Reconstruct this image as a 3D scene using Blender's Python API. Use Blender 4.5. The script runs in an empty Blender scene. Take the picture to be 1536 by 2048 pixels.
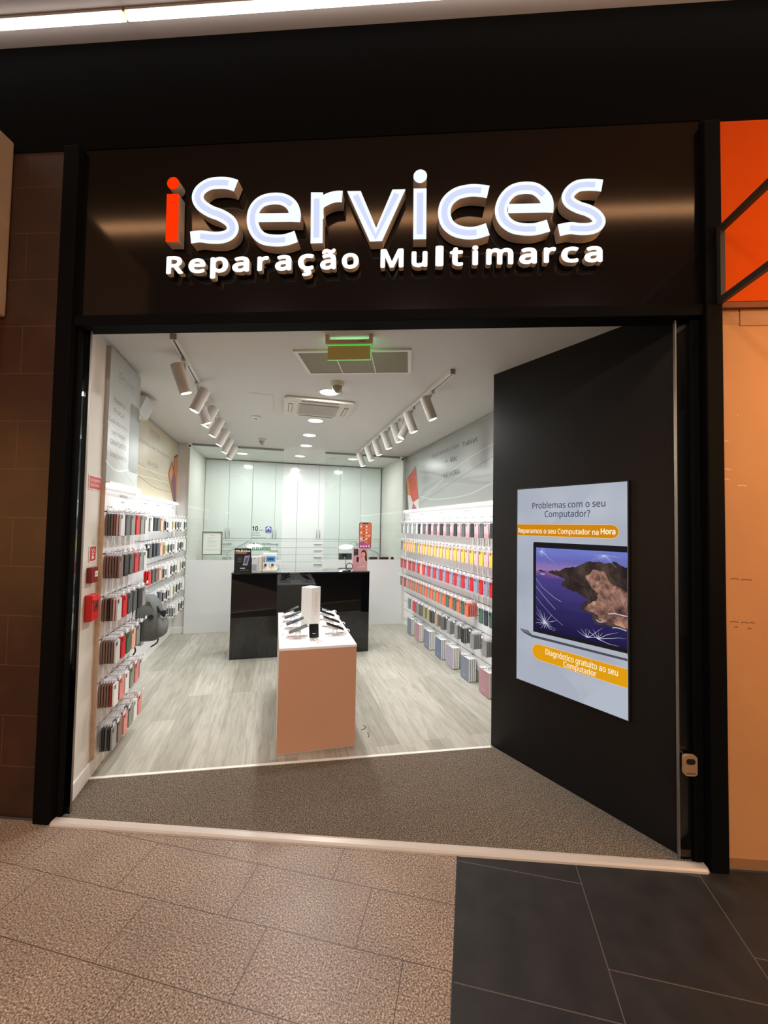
import bpy, math, os, random
from mathutils import Matrix, Vector
random.seed(7)
S = bpy.context.scene
COL = S.collection

# ------------------------------------------------------------------ camera, world, exposure, mall light
F_PX, PITCH, ROLL, HEAD = 806.27, math.radians(2.04075), math.radians(1.00619), math.radians(14.97231)
FA = math.radians(18.8574)                      # heading of the shopfront's inward normal; the shop's own axes are x, y
CF, SF = math.cos(FA), math.sin(FA)


def fac(u, d, z=0.0):
    """shopfront coordinates (u along the front, d into the shop, z) to the world"""
    return Vector((CF * u + SF * d, -SF * u + CF * d, z))


cp, sp = math.cos(PITCH), math.sin(PITCH)
r0, u0, f0 = Vector((1, 0, 0)), Vector((0, -sp, cp)), Vector((0, cp, sp))
cr, sr = math.cos(ROLL), math.sin(ROLL)
rr, uu = cr * r0 + sr * u0, -sr * r0 + cr * u0
RZ = Matrix.Rotation(-HEAD, 3, 'Z')
rr, uu, ff = RZ @ rr, RZ @ uu, RZ @ f0
cam = bpy.data.cameras.new('camera')
cam.sensor_fit = 'HORIZONTAL'
cam.sensor_width = 36.0
cam.lens = 36.0 * F_PX / 1536
cam.clip_start = 0.05
co = bpy.data.objects.new('camera', cam)
COL.objects.link(co)
m3 = Matrix((rr, uu, -ff)).transposed()
co.matrix_world = Matrix.Translation((0, 0, 1.6)) @ m3.to_4x4()
S.camera = co

S.view_settings.view_transform = 'Standard'
S.view_settings.look = 'None'
S.view_settings.exposure = 0.0
S.view_settings.gamma = 1.0
S.view_settings.use_curve_mapping = False

W = bpy.data.worlds.new('mall_dark')
W.use_nodes = True
S.world = W
W.node_tree.nodes['Background'].inputs[0].default_value = (1.0, 0.88, 0.79, 1)
W.node_tree.nodes['Background'].inputs[1].default_value = 0.035


def lamp(name, kind, loc, power, color=(1, 1, 1), size=0.1, size_y=None, aim=None, angle=None, blend=0.4, radius=0.03, shape=None, spread=None):
    d = bpy.data.lights.new(name, kind)
    d.energy = power
    d.color = color
    if kind == 'AREA':
        d.shape = shape or ('RECTANGLE' if size_y else 'DISK')
        d.size = size
        if size_y:
            d.size_y = size_y
        if spread:
            d.spread = spread
    else:
        d.shadow_soft_size = radius
    if kind == 'SPOT':
        d.spot_size = angle
        d.spot_blend = blend
    o = bpy.data.objects.new(name, d)
    COL.objects.link(o)
    o.location = loc
    if aim is not None:
        v = Vector(aim) - Vector(loc)
        o.rotation_euler = v.to_track_quat('-Z', 'Y').to_euler()
    return o


WHITE = (0.985, 1.0, 0.985)
WARM = (1.0, 0.89, 0.80)
P_DOWN, P_SPOT = 21.0, 34.0
# unseen square lamps, added in rows behind the camera to brighten the mall
for u, d, p, c in ((-2.2, -2.1, 70, WARM), (0.0, -2.1, 86, WARM), (2.2, -2.1, 64, WARM), (-1.2, -4.0, 70, WARM), (1.2, -4.0, 70, WARM)):
    lamp('mall_fill_lamp', 'AREA', fac(u, d, 4.29), p, c, size=0.28, size_y=0.28, aim=fac(u, d, 0))
# glowing neighbour shop fronts: orange to the right, amber to the left
lamp('neighbour_shop_light', 'AREA', fac(3.4, 0.9, 2.6), 62, (1.0, 0.50, 0.17), size=1.6, size_y=1.2, aim=fac(1.7, 2.1, 1.6))
lamp('neighbour_shop_light', 'AREA', fac(-3.6, 0.4, 1.6), 14, (1.0, 0.45, 0.14), size=1.2, size_y=1.6, aim=fac(-2.1, 2.1, 1.2))


# ------------------------------------------------------------------ materials
def lin(c):
    c = c / 255.0
    return c / 12.92 if c <= 0.04045 else ((c + 0.055) / 1.055) ** 2.4


def rgb(r, g, b):
    return (lin(r), lin(g), lin(b), 1.0)


MATS = {}


def mat(name, col=(200, 200, 200), rough=0.5, metal=0.0, spec=0.5, emit=None, strength=1.0, coat=0.0, noise=None):
    if name in MATS:
        return MATS[name]
    m = bpy.data.materials.new(name)
    m.use_nodes = True
    nt = m.node_tree
    b = nt.nodes['Principled BSDF']
    b.inputs['Base Color'].default_value = rgb(*col)
    b.inputs['Roughness'].default_value = rough
    b.inputs['Metallic'].default_value = metal
    b.inputs['Specular IOR Level'].default_value = spec
    b.inputs['Coat Weight'].default_value = coat
    if emit:
        b.inputs['Emission Color'].default_value = rgb(*emit)
        b.inputs['Emission Strength'].default_value = strength
    if noise:
        sc, amt = noise
        tc = nt.nodes.new('ShaderNodeTexCoord')
        n = nt.nodes.new('ShaderNodeTexNoise')
        n.inputs['Scale'].default_value = sc
        n.inputs['Detail'].default_value = 6
        nt.links.new(tc.outputs['Object'], n.inputs['Vector'])
        mx = nt.nodes.new('ShaderNodeMix')
        mx.data_type = 'RGBA'
        mx.blend_type = 'MULTIPLY'
        mx.inputs['Factor'].default_value = amt
        mx.inputs[6].default_value = rgb(*col)
        rp = nt.nodes.new('ShaderNodeValToRGB')
        rp.color_ramp.elements[0].position = 0.35
        rp.color_ramp.elements[0].color = (0.35, 0.35, 0.35, 1)
        rp.color_ramp.elements[1].position = 0.65
        nt.links.new(n.outputs['Fac'], rp.inputs['Fac'])
        nt.links.new(rp.outputs['Color'], mx.inputs[7])
        nt.links.new(mx.outputs[2], b.inputs['Base Color'])
    MATS[name] = m
    return m


def glow(name, col, strength=1.0):
    """a lit surface: lamp lens, screen pixel, backlit letter"""
    if name in MATS:
        return MATS[name]
    m = bpy.data.materials.new(name)
    m.use_nodes = True
    nt = m.node_tree
    nt.nodes.clear()
    e = nt.nodes.new('ShaderNodeEmission')
    e.inputs[0].default_value = rgb(*col)
    e.inputs[1].default_value = strength
    o = nt.nodes.new('ShaderNodeOutputMaterial')
    nt.links.new(e.outputs[0], o.inputs[0])
    MATS[name] = m
    return m


def glass(name, tint=(236, 244, 240), refl=1.0):
    if name in MATS:
        return MATS[name]
    m = bpy.data.materials.new(name)
    m.use_nodes = True
    nt = m.node_tree
    nt.nodes.clear()
    t = nt.nodes.new('ShaderNodeBsdfTransparent')
    t.inputs[0].default_value = rgb(*tint)
    g = nt.nodes.new('ShaderNodeBsdfGlossy')
    g.inputs['Roughness'].default_value = 0.0
    fr = nt.nodes.new('ShaderNodeFresnel')
    fr.inputs[0].default_value = 1.45
    mu = nt.nodes.new('ShaderNodeMath')
    mu.operation = 'MULTIPLY'
    mu.inputs[1].default_value = refl
    mx = nt.nodes.new('ShaderNodeMixShader')
    o = nt.nodes.new('ShaderNodeOutputMaterial')
    nt.links.new(fr.outputs[0], mu.inputs[0])
    nt.links.new(mu.outputs[0], mx.inputs[0])
    nt.links.new(t.outputs[0], mx.inputs[1])
    nt.links.new(g.outputs[0], mx.inputs[2])
    nt.links.new(mx.outputs[0], o.inputs[0])
    MATS[name] = m
    return m


def node_mat(name):
    m = bpy.data.materials.new(name)
    m.use_nodes = True
    MATS[name] = m
    nt = m.node_tree
    return m, nt, nt.nodes['Principled BSDF']


def nd(nt, kind, **kw):
    n = nt.nodes.new(kind)
    for k, v in kw.items():
        if k.startswith('in_'):
            n.inputs[int(k[3:])].default_value = v
        else:
            setattr(n, k, v)
    return n


def ramp(nt, fac_out, stops):
    r = nt.nodes.new('ShaderNodeValToRGB')
    els = r.color_ramp.elements
    while len(els) < len(stops):
        els.new(0.5)
    for e, (p, c) in zip(els, stops):
        e.position = p
        e.color = c if len(c) == 4 else rgb(*c)
    nt.links.new(fac_out, r.inputs[0])
    return r.outputs[0]


def mixc(nt, a, b, fac_, mode='MIX'):
    mx = nt.nodes.new('ShaderNodeMix')
    mx.data_type = 'RGBA'
    mx.blend_type = mode
    for sock, v in ((0, fac_), (6, a), (7, b)):
        if isinstance(v, (float, int)):
            mx.inputs[sock].default_value = v
        elif isinstance(v, tuple):
            mx.inputs[sock].default_value = v
        else:
            nt.links.new(v, mx.inputs[sock])
    return mx.outputs[2]


def mapped(nt, rot=0.0, scale=(1, 1, 1), loc=(0, 0, 0)):
    tc = nt.nodes.new('ShaderNodeTexCoord')
    mp = nt.nodes.new('ShaderNodeMapping')
    mp.inputs['Rotation'].default_value = (0, 0, rot)
    mp.inputs['Scale'].default_value = scale
    mp.inputs['Location'].default_value = loc
    nt.links.new(tc.outputs['Object'], mp.inputs['Vector'])
    return mp.outputs[0]


def bump(nt, b, h, strength=0.2, dist=0.002):
    bp = nt.nodes.new('ShaderNodeBump')
    bp.inputs['Strength'].default_value = strength
    bp.inputs['Distance'].default_value = dist
    nt.links.new(h, bp.inputs['Height'])
    nt.links.new(bp.outputs[0], b.inputs['Normal'])


def brick(nt, vec, w, h, mortar, offset=0.5, freq=2):
    n = nt.nodes.new('ShaderNodeTexBrick')
    n.offset = offset
    n.offset_frequency = freq
    n.squash = 1.0
    n.inputs['Color1'].default_value = (0, 0, 0, 1)
    n.inputs['Color2'].default_value = (1, 1, 1, 1)
    n.inputs['Mortar'].default_value = (0.5, 0.5, 0.5, 1)
    n.inputs['Scale'].default_value = 1.0
    n.inputs['Mortar Size'].default_value = mortar
    n.inputs['Mortar Smooth'].default_value = 0.0
    n.inputs['Brick Width'].default_value = w
    n.inputs['Row Height'].default_value = h
    nt.links.new(vec, n.inputs['Vector'])
    return n


# mall granite: the floor objects sit with local x, y turned 8.2 degrees against the shopfront
def make_granite():
    m, nt, b = node_mat('speckled_granite')
    v = mapped(nt)
    n1 = nd(nt, 'ShaderNodeTexNoise')
    n1.inputs['Scale'].default_value = 150
    n1.inputs['Detail'].default_value = 5
    n1.inputs['Roughness'].default_value = 0.75
    nt.links.new(v, n1.inputs['Vector'])
    c1 = ramp(nt, n1.outputs['Fac'], [(0.37, (56, 45, 39)), (0.47, (124, 104, 91)), (0.55, (172, 152, 135)), (0.65, (218, 202, 184))])
    n2 = nd(nt, 'ShaderNodeTexNoise')
    n2.inputs['Scale'].default_value = 3
    nt.links.new(v, n2.inputs['Vector'])
    c2 = mixc(nt, c1, ramp(nt, n2.outputs['Fac'], [(0.3, (205, 200, 200)), (0.7, (255, 250, 245))]), 0.6, 'MULTIPLY')
    br = brick(nt, v, 0.547, 0.2655, 0.0016, 0.32)
    c3 = mixc(nt, c2, rgb(66, 52, 44), br.outputs['Fac'])
    nt.links.new(c3, b.inputs['Base Color'])
    b.inputs['Roughness'].default_value = 0.42
    b.inputs['Specular IOR Level'].default_value = 0.35
    return m


def make_slate():
    m, nt, b = node_mat('dark_slate_tile')
    v = mapped(nt)
    n1 = nd(nt, 'ShaderNodeTexNoise')
    n1.inputs['Scale'].default_value = 9
    n1.inputs['Detail'].default_value = 8
    nt.links.new(v, n1.inputs['Vector'])
    c1 = ramp(nt, n1.outputs['Fac'], [(0.3, (33, 31, 31)), (0.7, (45, 42, 42))])
    sw = mapped(nt, rot=math.radians(90))
    br = brick(nt, sw, 0.53, 0.555, 0.0024, 0.66)
    c3 = mixc(nt, c1, rgb(140, 126, 112), br.outputs['Fac'])
    nt.links.new(c3, b.inputs['Base Color'])
    b.inputs['Roughness'].default_value = 0.5
    b.inputs['Specular IOR Level'].default_value = 0.3
    return m


def make_oak():
    m, nt, b = node_mat('pale_grey_oak_plank')
    v = mapped(nt, rot=math.radians(90))
    br = brick(nt, v, 1.22, 0.185, 0.0009, 0.37)
    tone = ramp(nt, br.outputs['Color'], [(0.0, (158, 155, 145)), (0.5, (170, 167, 157)), (1.0, (182, 179, 170))])
    g = nd(nt, 'ShaderNodeTexNoise')
    g.inputs['Scale'].default_value = 5
    g.inputs['Detail'].default_value = 9
    g.inputs['Roughness'].default_value = 0.65
    g.inputs['Distortion'].default_value = 0.6
    vs = mapped(nt, scale=(7.0, 0.55, 1))
    nt.links.new(vs, g.inputs['Vector'])
    gr = ramp(nt, g.outputs['Fac'], [(0.3, (176, 171, 160)), (0.5, (224, 221, 214)), (0.72, (255, 255, 255))])
    c = mixc(nt, tone, gr, 0.75, 'MULTIPLY')
    c = mixc(nt, c, rgb(128, 122, 114), br.outputs['Fac'])
    nt.links.new(c, b.inputs['Base Color'])
    b.inputs['Roughness'].default_value = 0.42
    b.inputs['Specular IOR Level'].default_value = 0.4
    bump(nt, b, g.outputs['Fac'], 0.25, 0.002)
    return m


def make_mat_fibre():
    m, nt, b = node_mat('grey_mat_fibre')
    v = mapped(nt)
    n1 = nd(nt, 'ShaderNodeTexNoise')
    n1.inputs['Scale'].default_value = 190
    n1.inputs['Detail'].default_value = 3
    nt.links.new(v, n1.inputs['Vector'])
    c = ramp(nt, n1.outputs['Fac'], [(0.34, (50, 43, 37)), (0.5, (94, 83, 72)), (0.66, (150, 136, 122))])
    nt.links.new(c, b.inputs['Base Color'])
    b.inputs['Roughness'].default_value = 0.95
    b.inputs['Specular IOR Level'].default_value = 0.1
    bump(nt, b, n1.outputs['Fac'], 0.6, 0.004)
    return m


def make_wall_tile():
    m, nt, b = node_mat('brown_wall_tile')
    tc = nt.nodes.new('ShaderNodeTexCoord')
    sep = nd(nt, 'ShaderNodeSeparateXYZ')
    nt.links.new(tc.outputs['Object'], sep.inputs[0])
    cmb = nd(nt, 'ShaderNodeCombineXYZ')
    nt.links.new(sep.outputs[0], cmb.inputs[0])
    nt.links.new(sep.outputs[2], cmb.inputs[1])
    br = brick(nt, cmb.outputs[0], 0.55, 0.269, 0.0016, 0.5)
    n1 = nd(nt, 'ShaderNodeTexNoise')
    n1.inputs['Scale'].default_value = 6
    n1.inputs['Detail'].default_value = 6
    nt.links.new(tc.outputs['Object'], n1.inputs['Vector'])
    c = ramp(nt, n1.outputs['Fac'], [(0.3, (48, 26, 14)), (0.7, (64, 35, 20))])
    c = mixc(nt, c, rgb(96, 62, 42), br.outputs['Fac'])
    nt.links.new(c, b.inputs['Base Color'])
    b.inputs['Roughness'].default_value = 0.45
    return m


def make_fascia():
    m, nt, b = node_mat('brushed_black_metal')
    b.inputs['Base Color'].default_value = rgb(64, 60, 58)
    b.inputs['Metallic'].default_value = 0.9
    b.inputs['Roughness'].default_value = 0.11
    tc = nt.nodes.new('ShaderNodeTexCoord')
    mp = nt.nodes.new('ShaderNodeMapping')
    mp.inputs['Scale'].default_value = (1.5, 1, 220)
    nt.links.new(tc.outputs['Object'], mp.inputs[0])
    n1 = nd(nt, 'ShaderNodeTexNoise')
    n1.inputs['Scale'].default_value = 4
    nt.links.new(mp.outputs[0], n1.inputs['Vector'])
    bump(nt, b, n1.outputs['Fac'], 0.03, 0.0005)
    return m


GRANITE, SLATE, OAK, MATF, TILE, FASCIA = make_granite(), make_slate(), make_oak(), make_mat_fibre(), make_wall_tile(), make_fascia()
BLACK_FRAME = mat('black_frame', (11, 10, 10), 0.7, spec=0.06)
BLACK_PANEL = mat('satin_black_panel', (23, 22, 22), 0.4, spec=0.3, noise=(40, 0.15))
WALL_W = mat('white_wall_paint', (216, 213, 206), 0.6)
CEIL_W = mat('white_ceiling_paint', (214, 212, 207), 0.75)
SLAT_W = mat('white_slatwall', (226, 226, 228), 0.35)
GROOVE = mat('grey_groove', (84, 84, 86), 0.5)
MDF = mat('raw_board_edge', (206, 180, 156), 0.7, noise=(30, 0.2))
LACQ = mat('white_lacquer', (224, 228, 225), 0.12, coat=0.3)
WHITE_P = mat('white_plastic', (228, 227, 222), 0.4)
CREAM_P = mat('cream_plastic', (214, 208, 194), 0.45)
GREY_P = mat('grey_plastic', (150, 150, 148), 0.45)
DARK_P = mat('dark_plastic', (28, 28, 29), 0.35)
EDGE_M = mat('dull_edge_metal', (150, 140, 130), 0.45, metal=0.8)
BLACK_MATT = mat('matt_black_paint', (13, 12, 12), 0.85, spec=0.03)
CHROME = mat('chrome', (210, 210, 212), 0.18, metal=1.0)
WIRE = mat('hook_wire', (208, 208, 212), 0.3, metal=0.25)
STEEL = mat('brushed_steel', (170, 170, 170), 0.35, metal=1.0)
ALU = mat('aluminium_strip', (196, 185, 176), 0.35, metal=0.15)
GLOSS_BLACK = mat('gloss_black', (6, 6, 7), 0.03, spec=0.7)
PAPER = mat('white_paper', (232, 232, 230), 0.7)
INK = mat('dark_ink', (60, 62, 66), 0.7)
INK2 = mat('grey_ink', (112, 116, 118), 0.7)
GLASS = glass('clear_glass', (250, 254, 252), 1.35)
EDGE_G = mat('glass_edge', (190, 205, 195), 0.2)
LED = glow('led_white', (255, 253, 250), 2.2)
LENS = glow('lamp_lens', (255, 252, 246), 6.0)


# ------------------------------------------------------------------ mesh building
TEXTS = {}
try:        # the plain sans that ships inside Blender; its built-in default otherwise
    SANS = bpy.data.fonts.load(os.path.join(bpy.utils.resource_path('LOCAL'), 'datafiles', 'fonts', 'NotoSansHebrew-Regular.woff2'))
except Exception:
    SANS = None


def text2d(body, bold=0.0, res=3):
    """outline text as flat triangles: (verts, faces, x0, x1, cap) in font units"""
    k = (body, bold, res)
    if k not in TEXTS:
        cu = bpy.data.curves.new('t', 'FONT')
        cu.body = body
        cu.size = 1.0
        cu.resolution_u = res
        if SANS:
            cu.font = SANS
        cu.fill_mode = 'FRONT'
        o = bpy.data.objects.new('t', cu)
        COL.objects.link(o)
        dg = bpy.context.evaluated_depsgraph_get()
        me = bpy.data.meshes.new_from_object(o.evaluated_get(dg))
        v1 = [(v.co.x, v.co.y) for v in me.vertices]
        f1 = [tuple(p.vertices) for p in me.polygons]
        vs, fs = [], []
        for dx, dy in ([(0, 0)] if not bold else [(bold * math.cos(k * math.pi / 4), bold * math.sin(k * math.pi / 4)) for k in range(8)]):
            n_ = len(vs)
            vs += [(x + dx, y + dy, 0.00003 * (len(fs) > 0) * (1 + n_ // max(len(v1), 1))) for x, y in v1]
            fs += [tuple(n_ + j for j in f) for f in f1]
        bpy.data.objects.remove(o)
        bpy.data.curves.remove(cu)
        bpy.data.meshes.remove(me)
        xs = [v[0] for v in vs] or [0, 1]
        ys = [v[1] for v in vs] or [0, 1]
        TEXTS[k] = (vs, fs, min(xs), max(xs), min(ys), max(ys))
    return TEXTS[k]


def rrect(x0, x1, y0, y1, r, n=4):
    pts = []
    for cx, cy, a0 in ((x1 - r, y1 - r, 0), (x0 + r, y1 - r, 90), (x0 + r, y0 + r, 180), (x1 - r, y0 + r, 270)):
        for i in range(n + 1):
            a = math.radians(a0 + 90 * i / n)
            pts.append((cx + r * math.cos(a), cy + r * math.sin(a)))
    return pts


def disc(cx, cy, rx, ry=None, n=24):
    ry = rx if ry is None else ry
    return [(cx + rx * math.cos(2 * math.pi * i / n), cy + ry * math.sin(2 * math.pi * i / n)) for i in range(n)]


def catmull(pts, k=6):
    out = []
    P = [pts[0]] + list(pts) + [pts[-1]]
    for i in range(1, len(P) - 2):
        a, b, c, d = P[i - 1], P[i], P[i + 1], P[i + 2]
        for j in range(k):
            t = j / k
            out.append(tuple(0.5 * (2 * b[q] + (c[q] - a[q]) * t + (2 * a[q] - 5 * b[q] + 4 * c[q] - d[q]) * t * t + (3 * b[q] - a[q] - 3 * c[q] + d[q]) * t ** 3) for q in range(len(b))))
    out.append(tuple(pts[-1]))
    return out


def stroke(pts, w):
    """a 2D polyline widened to a closed outline"""
    L, R = [], []
    n = len(pts)
    for i in range(n):
        a = Vector(pts[max(i - 1, 0)])
        b = Vector(pts[min(i + 1, n - 1)])
        t = (b - a).normalized()
        nn = Vector((-t.y, t.x)) * (w / 2 if not callable(w) else w(i / (n - 1)) / 2)
        p = Vector(pts[i])
        L.append(tuple(p + nn))
        R.append(tuple(p - nn))
    return R + L[::-1]


class MB:
    def __init__(s):
        s.v, s.f, s.mi, s.sm, s.mats = [], [], [], [], []
        s.M = Matrix()

    def mat(s, m):
        if m not in s.mats:
            s.mats.append(m)
        return s.mats.index(m)

    def add(s, vs, fs, m, smooth=False):
        k = len(s.v)
        s.v += [s.M @ Vector(p) for p in vs]
        i = s.mat(m)
        for f in fs:
            s.f.append([k + a for a in f])
            s.mi.append(i)
            s.sm.append(smooth)
        return s

    def box(s, x0, x1, y0, y1, z0, z1, m):
        vs = [(x, y, z) for z in (z0, z1) for y in (y0, y1) for x in (x0, x1)]
        return s.add(vs, [(0, 2, 3, 1), (4, 5, 7, 6), (0, 1, 5, 4), (2, 6, 7, 3), (0, 4, 6, 2), (1, 3, 7, 5)], m)

    def prism(s, poly, m, o=(0, 0, 0), ex=(1, 0, 0), ey=(0, 1, 0), h=0.01, side=None, smooth=False, back=True):
        """2D outline in the plane (o, ex, ey), pushed h along ex x ey; cap at h is the face"""
        o, ex, ey = Vector(o), Vector(ex), Vector(ey)
        nz = ex.cross(ey)
        n = len(poly)
        area = sum(poly[i][0] * poly[(i + 1) % n][1] - poly[(i + 1) % n][0] * poly[i][1] for i in range(n))
        if area < 0:
            poly = poly[::-1]
        lo = [o + ex * p[0] + ey * p[1] for p in poly]
        hi = [p + nz * h for p in lo]
        s.add(hi, [tuple(range(n))], m)
        if back:
            s.add(lo, [tuple(range(n))[::-1]], side or m)
        s.add(lo + hi, [(i, (i + 1) % n, n + (i + 1) % n, n + i) for i in range(n)], side or m, smooth)
        return s

    def flat(s, poly, m, o, ex, ey, off=0.0):
        o, ex, ey = Vector(o), Vector(ex), Vector(ey)
        nz = ex.cross(ey)
        n = len(poly)
        area = sum(poly[i][0] * poly[(i + 1) % n][1] - poly[(i + 1) % n][0] * poly[i][1] for i in range(n))
        if area < 0:
            poly = poly[::-1]
        return s.add([o + ex * p[0] + ey * p[1] + nz * off for p in poly], [tuple(range(n))], m)

    def text(s, body, m, o, ex, ey, x0, x1, y0, y1=None, off=0.0, bold=0.0, res=2, full=False):
        """text fitted between x0 and x1 with its foot on y0; height y1-y0 when given"""
        vs, fs, a, b, c, d = text2d(body, bold, res)
        if not vs:
            return s
        kx = (x1 - x0) / max(b - a, 1e-6)
        lo = c if full else 0.0
        ky = kx if y1 is None else (y1 - y0) / max(d - lo, 1e-6)
        o, ex, ey = Vector(o), Vector(ex), Vector(ey)
        nz = ex.cross(ey)
        return s.add([o + ex * (x0 + (x - a) * kx) + ey * (y0 + (y - lo) * ky) + nz * (off + l_) for x, y, l_ in vs], fs, m)

    def dashes(s, m, o, ex, ey, x0, x1, y0, h, n=4, off=0.0006):
        """print too small to read: a row of short bars"""
        w = (x1 - x0) / n
        for k in range(n):
            a, b_ = x0 + k * w, x0 + k * w + w * (0.55 + 0.3 * ((k * 7) % 3) / 2)
            s.flat([(a, y0), (b_, y0), (b_, y0 + h), (a, y0 + h)], m, o, ex, ey, off)
        return s

    def cyl(s, p, q, r, m, r2=None, n=16, caps=True, smooth=True):
        p, q = Vector(p), Vector(q)
        r2 = r if r2 is None else r2
        ax = (q - p).normalized()
        t = Vector((1, 0, 0)) if abs(ax.x) < 0.9 else Vector((0, 1, 0))
        a = ax.cross(t).normalized()
        b = ax.cross(a)
        ring = lambda c, rad: [c + a * rad * math.cos(2 * math.pi * i / n) + b * rad * math.sin(2 * math.pi * i / n) for i in range(n)]
        lo, hi = ring(p, r), ring(q, r2)
        s.add(lo + hi, [(i, (i + 1) % n, n + (i + 1) % n, n + i) for i in range(n)], m, smooth)
        if caps:
            s.add(lo, [tuple(range(n))[::-1]], m)
            s.add(hi, [tuple(range(n))], m)
        return s

    def tube(s, pts, r, m, n=8):
        pts = [Vector(p) for p in pts]
        rings = []
        up = None
        for i, p in enumerate(pts):
            t = (pts[min(i + 1, len(pts) - 1)] - pts[max(i - 1, 0)]).normalized()
            if up is None:
                up = t.orthogonal().normalized()
            a = (up - t * up.dot(t)).normalized()
            up = a
            b = t.cross(a)
            rad = r(i / (len(pts) - 1)) if callable(r) else r
            rings.append([p + a * rad * math.cos(2 * math.pi * k / n) + b * rad * math.sin(2 * math.pi * k / n) for k in range(n)])
        vs = [v for g in rings for v in g]
        fs = []
        for i in range(len(rings) - 1):
            for k in range(n):
                fs.append((i * n + k, i * n + (k + 1) % n, (i + 1) * n + (k + 1) % n, (i + 1) * n + k))
        s.add(vs, fs, m, True)
        s.add(rings[0], [tuple(range(n))[::-1]], m)
        s.add(rings[-1], [tuple(range(n))], m)
        return s

    def lathe(s, prof, m, n=24, smooth=True):
        """profile (r, z) turned about z"""
        vs = [(r * math.cos(2 * math.pi * k / n), r * math.sin(2 * math.pi * k / n), z) for r, z in prof for k in range(n)]
        fs = []
        for i in range(len(prof) - 1):
            for k in range(n):
                fs.append((i * n + k, i * n + (k + 1) % n, (i + 1) * n + (k + 1) % n, (i + 1) * n + k))
        return s.add(vs, fs, m, smooth)

    def rings(s, loops, m, smooth=True, caps=True):
        n = len(loops[0])
        vs = [v for l in loops for v in l]
        fs = []
        for i in range(len(loops) - 1):
            for k in range(n):
                fs.append((i * n + k, i * n + (k + 1) % n, (i + 1) * n + (k + 1) % n, (i + 1) * n + k))
        s.add(vs, fs, m, smooth)
        if caps:
            s.add(loops[0], [tuple(range(n))[::-1]], m, smooth)
            s.add(loops[-1], [tuple(range(n))], m, smooth)
        return s

    def build(s, name, parent=None, loc=None, rz=0.0, bevel=0.0):
        me = bpy.data.meshes.new(name)
        me.from_pydata([tuple(v) for v in s.v], [], s.f)
        for m in s.mats:
            me.materials.append(m)
        for p, i, sm in zip(me.polygons, s.mi, s.sm):
            p.material_index = i
            p.use_smooth = sm
        me.update()
        o = bpy.data.objects.new(name, me)
        COL.objects.link(o)
        if parent is not None:
            o.parent = parent
        if loc is not None:
            o.location = loc
        o.rotation_euler = (0, 0, rz)
        if bevel:
            b = o.modifiers.new('edge', 'BEVEL')
            b.width = bevel
            b.segments = 2
            b.limit_method = 'ANGLE'
            b.angle_limit = math.radians(50)
        return o


def tag(o, label=None, cat=None, group=None, kind=None):
    if label:
        o['label'] = label
    if cat:
        o['category'] = cat
    if group:
        o['group'] = group
    if kind:
        o['kind'] = kind
    return o


def thing(name, label, cat, loc=(0, 0, 0), rz=0.0, group=None):
    o = bpy.data.objects.new(name, None)
    o.empty_display_size = 0.05
    COL.objects.link(o)
    o.location = loc
    o.rotation_euler = (0, 0, rz)
    return tag(o, label, cat, group)


def struct(name, mb, loc=None, rz=0.0, label=None, bevel=0.0):
    o = mb.build(name, None, loc, rz, bevel)
    return tag(o, label, None, None, 'structure')


KIDS = {}


def dup(root, loc, rz=0.0, label=None, group=None):
    """a copy of a thing with copies of its parts and sub-parts (mesh data shared)"""
    if root.name not in KIDS:
        KIDS[root.name] = [(c, list(c.children)) for c in root.children]
    r = root.copy()
    COL.objects.link(r)
    r.location = loc
    r.rotation_euler = (0, 0, rz)
    if label:
        r['label'] = label
    if group:
        r['group'] = group
    for c, gs in KIDS[root.name]:
        d = c.copy()
        COL.objects.link(d)
        d.parent = r
        for g in gs:
            e = g.copy()
            COL.objects.link(e)
            e.parent = d
    return r


ORD = ('first second third fourth fifth sixth seventh eighth ninth tenth eleventh twelfth thirteenth fourteenth fifteenth sixteenth '
       'seventeenth eighteenth nineteenth twentieth twenty-first twenty-second twenty-third twenty-fourth twenty-fifth twenty-sixth '
       'twenty-seventh twenty-eighth twenty-ninth thirtieth thirty-first thirty-second').split()
FRZ = -FA
EXF, EYZ = Vector((CF, -SF, 0)), Vector((0, 0, 1))

# ------------------------------------------------------------------ the setting: mall floor, shopfront, shop shell
def row_shift_bricks(m, axis, t0, h, s0, w, shift, mortar, joint, base_out, nt, b):
    """tile joints whose rows each step sideways by the same amount"""
    tc = nt.nodes.new('ShaderNodeTexCoord')
    sep = nd(nt, 'ShaderNodeSeparateXYZ')
    nt.links.new(tc.outputs['Object'], sep.inputs[0])
    s, t = (sep.outputs[0], sep.outputs[1]) if axis == 0 else (sep.outputs[1], sep.outputs[0])

    def math_(op, a, c):
        n = nd(nt, 'ShaderNodeMath', operation=op)
        for i, v in enumerate((a, c)):
            if v is None:
                continue
            if isinstance(v, (int, float)):
                n.inputs[i].default_value = v
            else:
                nt.links.new(v, n.inputs[i])
        return n.outputs[0]
    y = math_('SUBTRACT', t, t0)
    row = math_('FLOOR', math_('DIVIDE', y, h), None)
    x = math_('ADD', math_('SUBTRACT', s, s0), math_('MULTIPLY', row, shift))
    cb = nd(nt, 'ShaderNodeCombineXYZ')
    nt.links.new(x, cb.inputs[0])
    nt.links.new(y, cb.inputs[1])
    br = brick(nt, cb.outputs[0], w, h, mortar, 0.0)
    nt.links.new(mixc(nt, base_out, joint, br.outputs['Fac']), b.inputs['Base Color'])


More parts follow.
